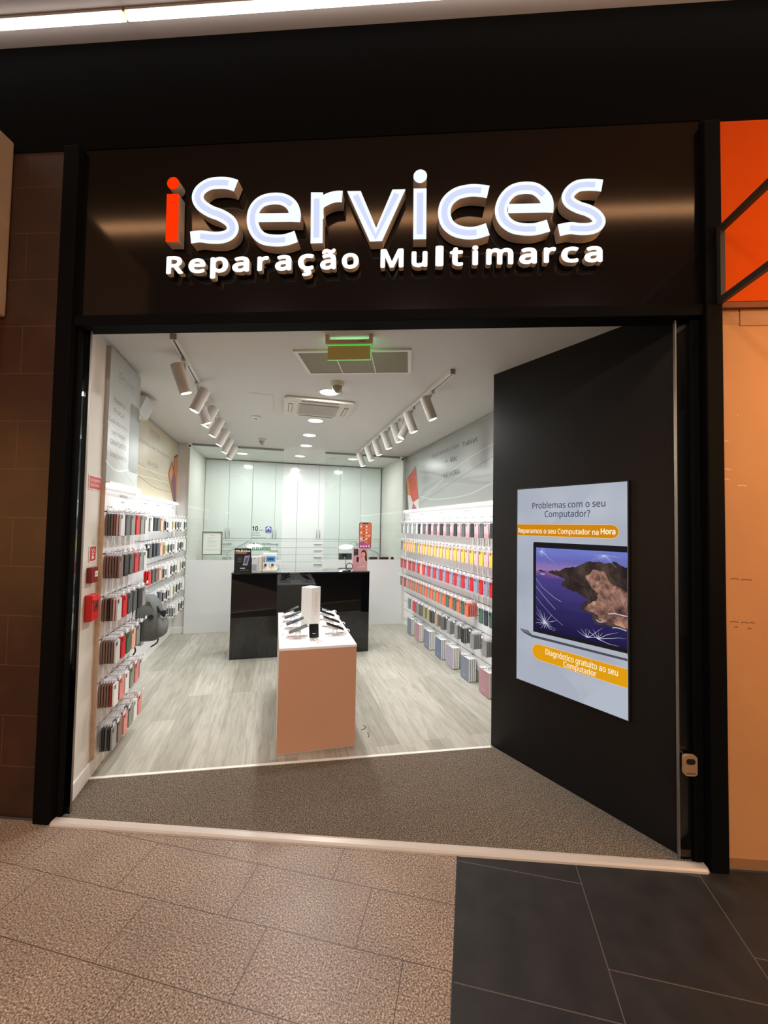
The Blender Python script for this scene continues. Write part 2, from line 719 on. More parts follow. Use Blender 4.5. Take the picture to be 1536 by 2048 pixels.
def relink(m, axis, t0, h, s0, w, shift, mortar, joint):
    nt = m.node_tree
    b = nt.nodes['Principled BSDF']
    last = b.inputs['Base Color'].links[0].from_node
    src = last.inputs[6].links[0].from_socket
    row_shift_bricks(m, axis, t0, h, s0, w, shift, mortar, joint, src, nt, b)


relink(GRANITE, 0, 1.27, 0.2635, -0.2265, 0.547, 0.1835, 0.0016, rgb(70, 55, 46))
relink(SLATE, 1, -0.044, 0.553, 2.033, 0.53, 0.361, 0.0018, rgb(92, 82, 74))

TH = math.radians(8.2)
CT, ST = math.cos(TH), math.sin(TH)
t_at = lambda s, d: (d + s * ST) / CT
b = MB().prism([(-5.5, -4.5), (-0.044, -4.5), (-0.044, t_at(-0.044, 2.075)), (-5.5, t_at(-5.5, 2.075))], GRANITE, (0, 0, -0.1), h=0.1)
struct('floor', b, None, FRZ - TH, 'speckled beige granite tile floor of the mall corridor')
b = MB().prism([(-0.044, -4.5), (4.5, -4.5), (4.5, t_at(4.5, 2.075)), (-0.044, t_at(-0.044, 2.075))], SLATE, (0, 0, -0.1), h=0.1)
struct('floor', b, None, FRZ - TH, 'dark grey tile floor of the mall corridor')
b = MB().box(-0.0475, -0.0405, -4.5, t_at(-0.044, 2.07), -0.02, 0.0012, mat('dark_joint', (22, 20, 20), 0.5))
struct('trim_1', b, None, FRZ - TH)
# shop floor
A0, B0 = (1.577, 2.722), (1.976, 1.592)          # the black entrance wall, far end and near end
q = lambda u, d: tuple(fac(u, d)[:2])
b = MB().prism([(-1.62, 2.99), (1.56, 2.70), (2.3, 2.70), (2.3, 7.9), (-1.62, 7.9)], OAK, (0, 0, -0.1), h=0.1)
struct('floor', b, label='pale grey oak plank floor inside the shop')
b = MB().prism([q(-1.90, 2.08), q(1.44, 2.08), (1.97, 1.59), (1.5745, 2.718), (1.55, 2.705), (-1.077, 2.945), (-1.09, 2.95), (-1.09, 2.6)], MATF, (0, 0, -0.02), h=0.0206)
o = b.build('entrance_mat')
tag(o, 'dark grey speckled entrance mat filling the wedge behind the metal threshold', 'mat')
b = MB()
d0 = Vector((1.565 + 1.085, 2.698 - 2.945, 0)).normalized()
n0 = Vector((-d0.y, d0.x, 0))
b.prism([(-0.0, -0.012), (2.66, -0.012), (2.66, 0.012), (0, 0.012)], mat('pale_trim', (222, 219, 210), 0.4), (-1.085, 2.945, 0), d0, n0, 0.004)
struct('trim_2', b)
b = MB()
prof = [(2.043, 0.0), (2.046, 0.008), (2.056, 0.014), (2.085, 0.015), (2.098, 0.012), (2.1, 0.0)]
b.rings([[(uu_, dd_ + (0.0 if 0 < k < 3 else 0.01), z_) for dd_, z_ in prof] for k, uu_ in enumerate((-1.873, -1.862, 1.412, 1.424))], ALU, smooth=False)
struct('trim_3', b, None, FRZ, 'pale metal threshold strip along the shopfront')

# shopfront: fascia, posts, lintel
fr_ = MB().box(-1.885, 1.437, 2.09, 2.17, 2.735, 3.70, FASCIA)
struct('wall_front', fr_, None, FRZ, 'brushed black metal fascia that carries the sign')
struct('wall_front', MB().box(-6.0, 6.0, 2.086, 2.17, 3.70, 4.33, BLACK_MATT), None, FRZ, 'matt black band over the sign')
struct('wall_front', MB().box(1.437, 6.0, 2.086, 2.17, 3.665, 3.70, BLACK_MATT), None, FRZ)
struct('trim_4', MB().box(-1.88, 1.434, 2.065, 2.17, 2.676, 2.735, BLACK_FRAME), None, FRZ, bevel=0.004)
for n_, x0, x1, d_, z1 in ((5, -1.968, -1.878, 2.05, 3.744), (6, -1.878, -1.86, 2.095, 2.68), (7, 1.434, 1.513, 2.05, 3.665), (8, 1.388, 1.434, 2.095, 2.68)):
    struct('trim_%d' % n_, MB().box(x0, x1, d_, 2.172, 0, z1 - (0.045 if z1 > 3.7 else 0.0), BLACK_FRAME), None, FRZ, bevel=0.006)
# stacked sliding glass leaves parked at both ends of the opening
g = MB()
for d_, u_ in ((2.112, 1.330), (2.138, 1.342)):
    g.box(u_, 1.389, d_, d_ + 0.01, 0.012, 2.676, GLASS)
    g.box(u_ - 0.004, u_, d_ - 0.001, d_ + 0.011, 0.012, 2.676, EDGE_M)
g.box(1.345, 1.389, 2.168, 2.172, 0, 2.676, mat('dark_brown_panel', (44, 33, 24), 0.4))
struct('door_1', g, None, FRZ, 'parked sliding glass door leaves at the right jamb')
g = MB()
for d_, u_ in ((2.125, -1.823),):
    g.box(-1.86, u_, d_, d_ + 0.01, 0.012, 2.676, GLASS)
    g.box(u_, u_ + 0.002, d_ - 0.001, d_ + 0.011, 0.012, 2.676, EDGE_M)
struct('door_2', g, None, FRZ)
# left of the shop: brown tiles and a beige bulkhead; right: tan hoarding and orange sign box
struct('wall_west', MB().box(-6, -1.968, 2.09, 2.17, 0, 3.70, TILE), None, FRZ, 'dark brown tiled wall beside the shop')
struct('wall_bulkhead', MB().box(-2.9, -2.303, 0.9, 2.089, 2.742, 3.76, mat('beige_bulkhead', (176, 150, 124), 0.7, noise=(5, 0.2))), None, FRZ, bevel=0.01)
TAN = mat('tan_hoarding_board', (198, 138, 86), 0.6, noise=(2.5, 0.12))
h = MB().box(1.513, 6, 2.09, 2.17, 0.05, 2.64, TAN)
h.box(1.513, 1.62, 2.089, 2.17, 2.64, 2.71, mat('tan_board_top', (176, 126, 86), 0.6))
h.box(1.62, 6, 2.086, 2.17, 2.63, 2.71, mat('tan_board_top', (176, 126, 86), 0.6))
h.box(1.513, 6, 2.087, 2.17, 0.0, 0.05, mat('tan_board_foot', (150, 104, 62), 0.7))
SC1, SC2 = mat('scuff_dark', (150, 96, 54), 0.8), mat('scuff_light', (226, 180, 132), 0.8)
EXL, EZL = (1, 0, 0), (0, 0, 1)
for x0, x1, z_, m_ in ((1.56, 1.60, 1.373, SC1), (1.61, 1.66, 1.37, SC1), (1.555, 1.595, 1.165, SC1), (1.605, 1.64, 1.163, SC1), (1.645, 1.67, 1.163, SC1), (1.575, 1.592, 1.14, SC1), (1.635, 1.655, 1.135, SC1),
                       (1.525, 1.56, 2.05, SC2), (1.53, 1.57, 1.91, SC2), (1.53, 1.56, 1.86, SC2), (1.60, 1.64, 1.83, SC2), (1.60, 1.607, 2.18, SC2)):
    h.flat(stroke([(x0, z_), ((x0 + x1) / 2, z_ + 0.003), (x1, z_ - 0.001)], 0.006), m_, (0, 2.09, 0), EXL, EZL, 0.0006)
struct('wall_east', h, None, FRZ, 'tan painted hoarding beside the shop')
t = thing('sign_box', 'plain orange sign box above the tan hoarding', 'sign', fac(1.513, 2.09, 2.71), FRZ)
MB().box(0, 3.5, -0.03, 0.0, 0.03, 0.95, mat('orange_panel', (206, 74, 0), 0.6, spec=0.08, noise=(3, 0.1), emit=(214, 70, 0), strength=0.08)).build('face', t)
MB().box(0, 3.5, -0.028, 0.0, 0.0, 0.028, mat('orange_edge', (120, 58, 22), 0.6)).build('edge_trim', t)
# steel bracket frame of the neighbour, standing out from the front
t = thing('bracket_frame', 'dark steel bracket frame jutting out before the orange sign box', 'frame', fac(1.497, 2.05, 2.70), FRZ)
STL = mat('dark_painted_steel', (70, 62, 56), 0.45, metal=0.3)
MB().box(-0.011, 0.011, -1.1, -0.024, 0.375, 0.405, STL).build('rail', t)
MB().box(-0.011, 0.011, -1.1, 0.0, 0.02, 0.05, STL).build('rail', t)
MB().box(-0.011, 0.011, -0.024, 0.0, 0.05, 0.405, STL).build('upright', t)
MB().box(-0.011, 0.011, -1.124, -1.1, 0.02, 0.405, STL).build('upright', t)
# mall ceiling with its light line
struct('ceiling', MB().box(-6, 6, -6, 2.17, 4.33, 4.45, mat('mall_ceiling', (176, 167, 165), 0.7)), None, FRZ, 'grey mall corridor ceiling')
YEL = mat('yellow_joint_clip', (214, 176, 60), 0.5)
for i, (x0, x1, d_, gl, lab) in enumerate(((-5.5, -1.575, 1.965, 'strip_glow', 'white light strip in the mall ceiling, the short run over the brown tiled wall'),
                                          (-1.56, 5.5, 1.965, 'strip_glow', 'white light strip in the mall ceiling, the long run over the shop sign'),
                                          (-5.5, 5.5, 0.72, 'strip_glow_warm', 'warm light strip in the mall ceiling, the line further from the shop'))):
    t = thing('ceiling_light_strip', lab, 'light', fac(x0, d_, 4.31), FRZ, 'ceiling light strips of the mall')
    hw = 0.016 if i < 2 else 0.04
    MB().box(0, x1 - x0, -hw - 0.006, hw + 0.006, 0.006, 0.02, WHITE_P).build('housing', t)
    MB().box(0, x1 - x0, -hw, hw, -0.012 if i < 2 else 0.0, 0.006, glow(gl, (255, 246, 236) if i < 2 else (255, 196, 142), 7.0 if i < 2 else 11.0)).build('diffuser', t)
    if i == 1:
        MB().box(-0.014, -0.001, -0.02, 0.02, 0.0, 0.012, YEL).build('joint_clip', t)

# shop shell
struct('ceiling', MB().prism([q(-1.95, 2.172), q(1.5, 2.172), (2.4, 1.9), (2.4, 7.95), (-1.7, 7.95), (-1.7, 2.9)], CEIL_W, (0, 0, 2.77), h=0.1), label='white shop ceiling')
struct('wall_left', MB().prism([(-1.092, 2.675), (-1.092, 3.57), (-1.62, 3.57), (-1.62, 2.857)], WALL_W, (0, 0, 0), h=2.77), label='white wall by the entrance with fire call points')
struct('wall_left', MB().box(-1.62, -1.435, 3.57, 6.45, 0, 2.77, WALL_W))
struct('wall_left', MB().box(-1.62, -1.25, 6.45, 7.9, 0, 2.77, WALL_W))
struct('wall_right', MB().box(2.098, 2.3, 2.70, 6.405, 0, 2.77, WALL_W))
struct('wall_right', MB().box(2.035, 2.3, 6.405, 7.9, 0, 2.77, WALL_W))
struct('wall_back', MB().box(-1.25, 2.035, 7.86, 7.95, 0, 2.77, WALL_W))
nb = Vector((0.943, 0.333, 0))
struct('wall_entrance', MB().prism([A0, (2.5, 3.05), (2.55, 1.72), (2.06, 1.60), B0][::-1], BLACK_PANEL, (0, 0, 0.0), h=2.77), label='black satin wall that carries the advertising screen')
for n_, x0, x1, y0, y1 in ((1, -1.092, -1.078, 2.675, 3.57), (2, -1.435, -1.421, 3.57, 6.45), (3, 2.084, 2.098, 2.71, 6.4)):
    struct('baseboard_%s' % ('left', 'left_far', 'right')[n_ - 1], MB().box(x0, x1, y0, y1, 0, 0.095, WHITE_P), bevel=0.003)
struct('baseboard_back', MB().box(-1.421, -1.25, 6.436, 6.45, 0, 0.095, WHITE_P), bevel=0.003)
# ceiling access hatch outline
hb = MB()
for x0, x1, y0, y1 in ((-0.26, -0.05, 3.748, 3.752), (-0.052, -0.048, 3.75, 4.29)):
    hb.box(x0, x1, y0, y1, 2.7685, 2.771, GREY_P)
struct('trim_9', hb)


def wall_panel(x, y0, y1, z0, z1, side, grooves, texts, edge):
    """slatted display board: boards with grooves between; side +1 faces +x"""
    p = MB()
    back = x - side * 0.0258
    grooves = sorted(grooves)
    front = x
    lo, hi = min(back, x - side * 0.007), max(back, x - side * 0.007)
    p.box(lo, hi, y0, y1, z0, z1, GROOVE)
    zs = [z0] + [z for z in grooves if z0 < z < z1] + [z1]
    for a, c in zip(zs, zs[1:]):
        aa = a + (0.0048 if a != z0 else 0)
        cc = c - (0.0048 if c != z1 else 0)
        p.box(min(x, x - side * 0.0075), max(x, x - side * 0.0075), y0, y1, aa, cc, SLAT_W)
    if edge:
        p.box(min(back, front), max(back, front), y0 - 0.002, y0, z0, z1, MDF)
    ex = (0, 1, 0) if side > 0 else (0, -1, 0)
    for body, ya, yb, z_, hgt in texts:
        f0, f1 = (ya, yb) if side > 0 else (-ya, -yb)
        if body:
            p.text(body, INK2, (x, 0, 0), ex, (0, 0, 1), f0, f1, z_, z_ + hgt, off=0.0008)
        else:
            p.dashes(INK2, (x, 0, 0), ex, (0, 0, 1), f0, f1, z_, hgt * 0.6, max(1, round(abs(f1 - f0) / 0.028)), 0.0008)
    return struct('wall_panel', p, label='white slatted display board')


ZL = [1.665, 1.39, 1.115, 0.842, 0.566, 0.29]
ZR = [1.66, 1.385, 1.105, 0.825, 0.537, 0.253]
mids = lambda zs: sorted(zs + [(a + c) / 2 for a, c in zip(zs, zs[1:])])
wall_panel(-1.066, 2.967, 3.568, 0.11, 1.835, 1, ZL, [('Samsung', 3.213, 3.36, 1.772, 0.024), ('Série S', 3.247, 3.326, 1.732, 0.018), ('', 3.005, 3.095, 1.692, 0.014), ('', 3.385, 3.435, 1.692, 0.014)], True)
wall_panel(-1.409, 3.575, 6.43, 0.11, 1.87, 1, ZL[:], [('', 4.95, 5.10, 1.80, 0.022), ('', 5.45, 5.58, 1.80, 0.022), ('', 6.2, 6.3, 1.80, 0.022)] + [('', y_, y_ + 0.06, 1.725, 0.012) for y_ in (4.75, 4.95, 5.3, 5.6, 6.0, 6.2)], False)
wall_panel(2.072, 2.76, 6.39, 0.10, 1.845, -1, mids(ZR) + [0.11], [('iPhone', y_, y_ - 0.15, 1.782, 0.02) for y_ in (6.33, 5.66, 4.95, 4.21, 3.5)] + [('', y_ + 0.03, y_ - 0.03, 1.712, 0.014) for y_ in (6.34 - 0.196 * k for k in range(16))], False)

# ------------------------------------------------------------------ the illuminated sign: one thing per letter
FACE_W = glow('letter_face_white', (244, 249, 255), 1.05)
FACE_I = glow('letter_face_core', (214, 222, 252), 1.0)
FACE_R = glow('letter_face_red', (255, 52, 4), 1.0)
FACE_S = glow('small_letter_face', (255, 253, 250), 1.4)
SIDE_W = mat('white_letter_side', (205, 190, 176), 0.45)
SIDE_D = mat('clear_letter_side', (150, 142, 132), 0.3)


def letter(polys, face, side, d_face, d_back, label, group, core=()):
    us = [p[0] for pl in polys for p in pl]
    zs = [p[1] for pl in polys for p in pl]
    u_, z_ = (min(us) + max(us)) / 2, min(zs)
    t = thing('sign_letter', label, 'letter', fac(u_, d_back, z_), FRZ, group)
    f, s_ = MB(), MB()
    for pl in polys:
        pl = [(p[0] - u_, p[1] - z_) for p in pl]
        f.prism(pl, face, (0, d_face - d_back + 0.003, 0), EXL, EZL, 0.003, back=False)
        s_.prism(pl, side, (0, 0, 0), EXL, EZL, d_back - d_face - 0.003)
    for pl in core:
        f.flat([(p[0] - u_, p[1] - z_) for p in pl], FACE_I, (0, d_face - d_back, 0), EXL, EZL, 0.0004)
    f.build('lit_face', t)
    s_.build('letter_body', t)
    return t


DF_, DB_ = 2.022, 2.083
GLY = {
    'S': [(-0.958, 3.399), (-1.0, 3.413), (-1.051, 3.418), (-1.107, 3.412), (-1.152, 3.383), (-1.167, 3.343), (-1.146, 3.3), (-1.093, 3.263), (-1.037, 3.24), (-0.986, 3.206), (-0.968, 3.168), (-0.982, 3.136), (-1.024, 3.119), (-1.084, 3.119), (-1.145, 3.128), (-1.198, 3.123)],
    'e': [(-0.844, 3.222), (-0.637, 3.216), (-0.635, 3.236), (-0.653, 3.281), (-0.696, 3.312), (-0.755, 3.32), (-0.814, 3.307), (-0.852, 3.267), (-0.862, 3.208), (-0.845, 3.148), (-0.804, 3.107), (-0.744, 3.093), (-0.682, 3.094), (-0.624, 3.111)],
    'r': [(-0.513, 3.221), (-0.503, 3.263), (-0.481, 3.294), (-0.45, 3.311), (-0.413, 3.318), (-0.385, 3.317)],
    'c': [(0.366, 3.312), (0.33, 3.319), (0.275, 3.323), (0.208, 3.309), (0.161, 3.269), (0.145, 3.214), (0.159, 3.156), (0.199, 3.118), (0.254, 3.101), (0.309, 3.101), (0.365, 3.117)],
    'f': [(0.454, 3.224), (0.655, 3.22), (0.659, 3.244), (0.641, 3.283), (0.599, 3.318), (0.541, 3.326), (0.486, 3.312), (0.446, 3.268), (0.431, 3.212), (0.447, 3.161), (0.488, 3.125), (0.542, 3.111), (0.603, 3.11), (0.666, 3.126)],
    's': [(0.927, 3.322), (0.893, 3.327), (0.847, 3.329), (0.805, 3.323), (0.771, 3.296), (0.76, 3.266), (0.775, 3.238), (0.813, 3.214), (0.855, 3.198), (0.892, 3.175), (0.913, 3.142), (0.901, 3.116), (0.866, 3.103), (0.817, 3.103), (0.771, 3.109), (0.717, 3.1)],
}
GB = 'large sign letters on the fascia'
ring_ = lambda pts, w: [stroke(catmull(pts, 5), w)]


def e_glyph(p):
    bar = stroke([(p[0][0] + 0.012, p[0][1] - 0.003), (p[2][0] + 0.03, p[1][1] - 0.003)], 0.046)
    arc = stroke(catmull([(p[2][0] - 0.001, p[1][1] - 0.026)] + p[2:], 5), 0.062)
    return [bar, arc]


letter([[(-1.339, 3.367), (-1.273, 3.366), (-1.268, 3.102), (-1.336, 3.104)], disc(-1.307, 3.427, 0.033)], FACE_R, SIDE_W, DF_, DB_, 'large red lit letter i at the start of the sign', GB)
letter(ring_(GLY['S'], 0.064), FACE_W, SIDE_W, DF_, DB_, 'large white lit capital letter S beside the red letter', GB, ring_(GLY['S'][1:-1], 0.03))
letter(e_glyph(GLY['e']), FACE_W, SIDE_W, DF_, DB_, 'large white lit letter e between capital S and r', GB, ring_(GLY['e'][3:-1], 0.028))
letter([[(-0.551, 3.345), (-0.487, 3.342), (-0.483, 3.072), (-0.547, 3.072)], stroke(catmull([(-0.495, 3.20)] + GLY['r'][1:], 5), lambda t_: 0.03 + 0.03 * min(1, t_ * 2.2))], FACE_W, SIDE_W, DF_, DB_, 'large white lit letter r between e and v', GB, [stroke([(-0.519, 3.31), (-0.516, 3.1)], 0.03)])
letter([[(-0.359, 3.344), (-0.288, 3.342), (-0.204, 3.142), (-0.123, 3.343), (-0.056, 3.342), (-0.172, 3.073), (-0.236, 3.072)]], FACE_W, SIDE_W, DF_, DB_, 'large white lit letter v in the middle of the sign', GB, [stroke([(-0.315, 3.32), (-0.206, 3.092), (-0.1, 3.32)], 0.03)])
letter([[(-0.014, 3.344), (0.053, 3.342), (0.055, 3.076), (-0.012, 3.077)], disc(0.0195, 3.409, 0.035)], FACE_W, SIDE_W, DF_, DB_, 'large white lit letter i with round dot, after the v', GB, [stroke([(0.0205, 3.32), (0.0215, 3.1)], 0.032)])
letter(ring_(GLY['c'], 0.064), FACE_W, SIDE_W, DF_, DB_, 'large white lit letter c between i and e', GB, ring_(GLY['c'][1:-1], 0.03))
letter(e_glyph(GLY['f']), FACE_W, SIDE_W, DF_, DB_, 'large white lit letter e between c and the last s', GB, ring_(GLY['f'][3:-1], 0.028))
letter(ring_(GLY['s'], 0.06), FACE_W, SIDE_W, DF_, DB_, 'large white lit small letter s ending the sign', GB, ring_(GLY['s'][1:-1], 0.027))

GS = 'small sign letters under the large ones'
SMALL = [('R', -1.339, 3.036, -1.243, 2.938), ('e', -1.215, 3.021, -1.121, 2.939), ('p', -1.094, 3.025, -0.995, 2.907), ('a', -0.973, 3.024, -0.88, 2.939), ('r', -0.836, 3.022, -0.774, 2.942), ('a', -0.74, 3.026, -0.652, 2.940), ('ç', -0.616, 3.028, -0.531, 2.908), ('ã', -0.498, 3.052, -0.414, 2.940), ('o', -0.383, 3.026, -0.294, 2.941),
         ('M', -0.18, 3.042, -0.06, 2.942), ('u', -0.019, 3.025, 0.063, 2.94), ('l', 0.104, 3.051, 0.145, 2.942), ('t', 0.177, 3.04, 0.245, 2.941), ('i', 0.291, 3.047, 0.322, 2.943), ('m', 0.362, 3.029, 0.498, 2.943), ('a', 0.527, 3.028, 0.615, 2.942), ('r', 0.649, 3.027, 0.71, 2.945), ('c', 0.735, 3.026, 0.821, 2.943), ('a', 0.848, 3.026, 0.937, 2.942)]
for i, (ch, x0, z1, x1, z0) in enumerate(SMALL):
    t = thing('sign_letter', 'small white lit letter %s, %s of the %s small word' % (ch, ORD[i if i < 9 else i - 9], 'first' if i < 9 else 'second'), 'letter', fac((x0 + x1) / 2, 2.088, z0), FRZ, GS)
    w_ = (x1 - x0) / 2
    vs, fs, a, c_, lo, hi = text2d(ch, 0.03, 4)
    pts = [((x - (a + c_) / 2) * 2 * w_ / (c_ - a), (y - lo) * (z1 - z0) / (hi - lo)) for x, y, l_ in vs]
    edges = {}
    for f in fs:
        for j in range(len(f)):
            e = (f[j], f[(j + 1) % len(f)])
            edges[e] = 1
    rim = [e for e in edges if (e[1], e[0]) not in edges]
    yf, yb = -0.046, -0.018
    MB().add([(x, yf - 0.001, z) for x, z in pts], fs, FACE_S).build('lit_face', t)
    n_ = len(pts)
    sd = MB().add([(x, yf, z) for x, z in pts] + [(x, yb, z) for x, z in pts], [(a_, n_ + a_, n_ + b_, b_) for a_, b_ in rim] + [tuple(n_ + k for k in f)[::-1] for f in fs], mat('small_letter_side', (235, 228, 214), 0.4))
    sd.build('letter_body', t)
    pz = z1 - z0
    MB().cyl((0, yb, pz * 0.5), (0, -0.0, pz * 0.5), 0.004, STEEL, n=8).build('standoff_pin', t)
# key safe on the right post
t = thing('key_safe', 'small beige key safe with black window on the black post', 'key safe', fac(1.36, 2.094, 0.425), FRZ)
MB().prism(rrect(-0.031, 0.031, 0, 0.098, 0.016), mat('key_safe_body', (150, 116, 84), 0.5), (0, 0, 0), EXL, EZL, 0.016).build('body', t)
MB().prism(rrect(-0.02, 0.02, 0.056, 0.082, 0.011), DARK_P, (0, -0.0162, 0), EXL, EZL, 0.002).build('window', t)
MB().dashes(INK, (0, -0.0162, 0), EXL, EZL, -0.02, 0.02, 0.010, 0.006, 6).build('lettering', t)
MB().tube([(-0.028, -0.006, 0.096), (-0.034, -0.004, 0.106), (-0.038, -0.002, 0.112)], 0.002, STEEL).build('shackle', t)

# ------------------------------------------------------------------ shop ceiling: lamps, vents, exit sign
ZC = 2.77
DN = [((0.42, 3.51), 'round downlight beside the smoke detector, first from the shopfront'), ((0.398, 4.52), 'round downlight behind the ceiling cassette'),
      ((0.392, 5.28), 'round downlight second behind the ceiling cassette'), ((0.40, 6.0), 'round downlight just before the glass partition'),
      ((0.365, 6.95), 'round downlight behind the partition, before the middle cabinets'), ((-0.567, 7.05), 'round downlight behind the partition over the left cabinets'),
      ((1.275, 6.93), 'round downlight behind the partition over the right cabinets')]
dl = None
for (x, y), lab in DN:
    if dl is None:
        dl = thing('ceiling_downlight', lab, 'light', (x, y, ZC), 0, 'round ceiling downlights')
        MB().lathe([(0.078, -0.004), (0.088, -0.008), (0.098, -0.006), (0.1, 0.0)][::-1], WHITE_P, 32).build('trim_ring', dl)
        MB().lathe([(0.079, -0.0045), (0.0005, -0.0055)], LENS, 32, False).build('diffuser', dl)
    else:
        dup(dl, (x, y, ZC), 0, lab)
    lamp('downlight_lamp', 'AREA', (x, y, ZC - 0.012), P_DOWN * (0.55 if y > 6.5 else 1), WHITE, size=0.15, aim=(x, y, 0))


def track(x, y0, y1, lab):
    t = thing('light_track', lab, 'light track', (x, y0, ZC), 0, 'ceiling light tracks')
    MB().box(-0.018, 0.018, 0, y1 - y0, -0.034, 0, WHITE_P).build('rail', t, bevel=0.002)
    MB().box(-0.005, 0.005, 0.01, y1 - y0 - 0.01, -0.0346, -0.0338, DARK_P).build('slot', t)
    MB().box(-0.019, 0.019, -0.006, 0.0, -0.036, 0.0, GREY_P).build('end_cap', t)


track(-0.645, 2.72, 6.34, 'white ceiling light track over the phone cases beside the fire call points')
track(1.235, 2.72, 6.34, 'white ceiling light track over the yellow and red phone cases')
SPW = mat('white_spot_body', (206, 202, 196), 0.45)


def make_spot(x, y, tx, ty, lab, grp):
    """tx, ty: how far the lower end leans sideways and along the room"""
    t = thing('track_spotlight', lab, 'spotlight', (x, y, ZC - 0.035), 0, grp)
    MB().box(-0.014, 0.014, -0.045, 0.045, -0.022, 0, SPW).build('adapter', t, bevel=0.003)
    ax = Vector((tx, ty, -1)).normalized()
    c = Vector((-ax.x * 0.05, -ax.y * 0.05, -0.135))
    a, b_ = c - ax * 0.1, c + ax * 0.1
    side = Vector((0.0, 0.048, 0)) if y < 99 else None
    MB().tube([(0, 0, -0.02), (0, 0.03, -0.05), tuple(c + Vector((0, 0.05, 0.0)))], 0.0075, SPW).build('arm', t)
    MB().cyl(a, b_, 0.042, SPW, n=24).cyl(a - ax * 0.004, a, 0.038, SPW, n=24).build('body', t)
    MB().cyl(b_ + ax * 0.0005, b_ + ax * 0.0015, 0.036, glow('spot_lens', (255, 250, 240), 2.0), n=24).build('lens', t)
    p = Vector((x, y, ZC - 0.035)) + b_ + ax * 0.02
    lamp('spot_lamp', 'SPOT', p, P_SPOT, WHITE, aim=p + ax, angle=math.radians(78), blend=0.7, radius=0.03)
    return t


GL, GR = 'spotlights on the track by the fire call points', 'spotlights on the track by the yellow and red cases'
LN = 'white cylinder spotlight, %s from the entrance on the track near the call points'
RN = 'white cylinder spotlight, %s from the entrance on the track near the red cases'
for i, (y, tx, ty) in enumerate(((3.05, 0.34, 0.12), (3.53, -0.42, -0.05), (3.93, 0.42, 0.1), (4.05, -0.42, -0.05), (4.5, -0.45, -0.05), (5.0, -0.45, -0.05), (5.5, -0.45, -0.05), (6.0, -0.45, -0.05))):
    make_spot(-0.645, y, tx, ty, LN % ORD[i], GL)
for i, (y, tx, ty) in enumerate(((3.15, 0.38, -0.1), (3.63, 0.36, -0.1), (3.92, -0.5, 0.0), (4.1, 0.34, -0.08), (4.5, 0.34, -0.08), (4.95, 0.34, -0.08), (5.4, 0.36, -0.08), (5.95, 0.36, -0.08))):
    make_spot(1.235, y, tx, ty, RN % ORD[i], GR)

# air return grille, lined up with the shopfront
t = thing('ceiling_vent', 'white slatted air grille above the green exit sign', 'vent', fac(-0.41, 2.81, ZC), FRZ)
g = MB()
for x0, x1, y0, y1 in ((-0.395, 0.395, -0.205, -0.18), (-0.395, 0.395, 0.18, 0.205), (-0.395, -0.37, -0.18, 0.18), (0.37, 0.395, -0.18, 0.18)):
    g.box(x0, x1, y0, y1, -0.014, 0, WHITE_P)
g.build('border', t)
g = MB()
for k in range(22):
    y_ = -0.175 + k * 0.0163
    g.prism([(y_, -0.003), (y_ + 0.0075, -0.0115), (y_ + 0.009, -0.0105), (y_ + 0.0015, -0.002)], mat('grille_slat', (190, 194, 186), 0.5), (-0.37, 0, 0), (0, 1, 0), (0, 0, 1), 0.74)
g.build('slats', t)
MB().box(-0.37, 0.37, -0.18, 0.18, -0.0015, 0, DARK_P).build('duct_opening', t)
for x in (-0.125, 0.125):
    MB().box(x - 0.004, x + 0.004, -0.18, 0.18, -0.013, -0.002, WHITE_P).build('divider', t)
# exit sign
t = thing('exit_sign', 'green lit blank acrylic exit sign hanging from its bracket', 'exit sign', fac(-0.397, 2.42, ZC), FRZ)
BR = mat('beige_bracket', (222, 194, 170), 0.5)
MB().box(-0.145, 0.145, -0.02, 0.02, -0.058, -0.032, BR).build('housing', t, bevel=0.003)
for x in (-0.135, 0.135):
    MB().box(x - 0.011, x + 0.011, -0.018, 0.018, -0.034, 0, BR).build('bracket_arm', t)
gp = MB().box(-0.132, 0.132, -0.004, 0.004, -0.152, -0.066, mat('sign_plate', (206, 190, 140), 0.35, emit=(96, 120, 36), strength=0.12))
gp.build('plate', t)
GRN = glow('exit_green', (80, 225, 90), 0.8)
MB().box(-0.134, 0.134, -0.006, 0.006, -0.066, -0.058, GRN).build('lit_edge', t)
MB().box(0.132, 0.134, -0.0045, 0.0045, -0.152, -0.066, mat('green_edge', (150, 220, 150), 0.3, emit=(120, 230, 130), strength=0.5)).box(-0.132, 0.134, -0.0045, 0.0045, -0.154, -0.152, mat('green_edge', (150, 220, 150), 0.3)).build('plate_edge', t)
MB().dashes(mat('bracket_print', (120, 100, 84), 0.6), (0, -0.0203, 0), EXL, EZL, 0.06, 0.105, -0.048, 0.006, 5).build('lettering', t)
lamp('exit_sign_lamp', 'AREA', fac(-0.397, 2.44, ZC - 0.06), 0.25, (0.15, 1.0, 0.3), size=0.26, size_y=0.03, aim=fac(-0.397, 2.7, ZC + 0.15))
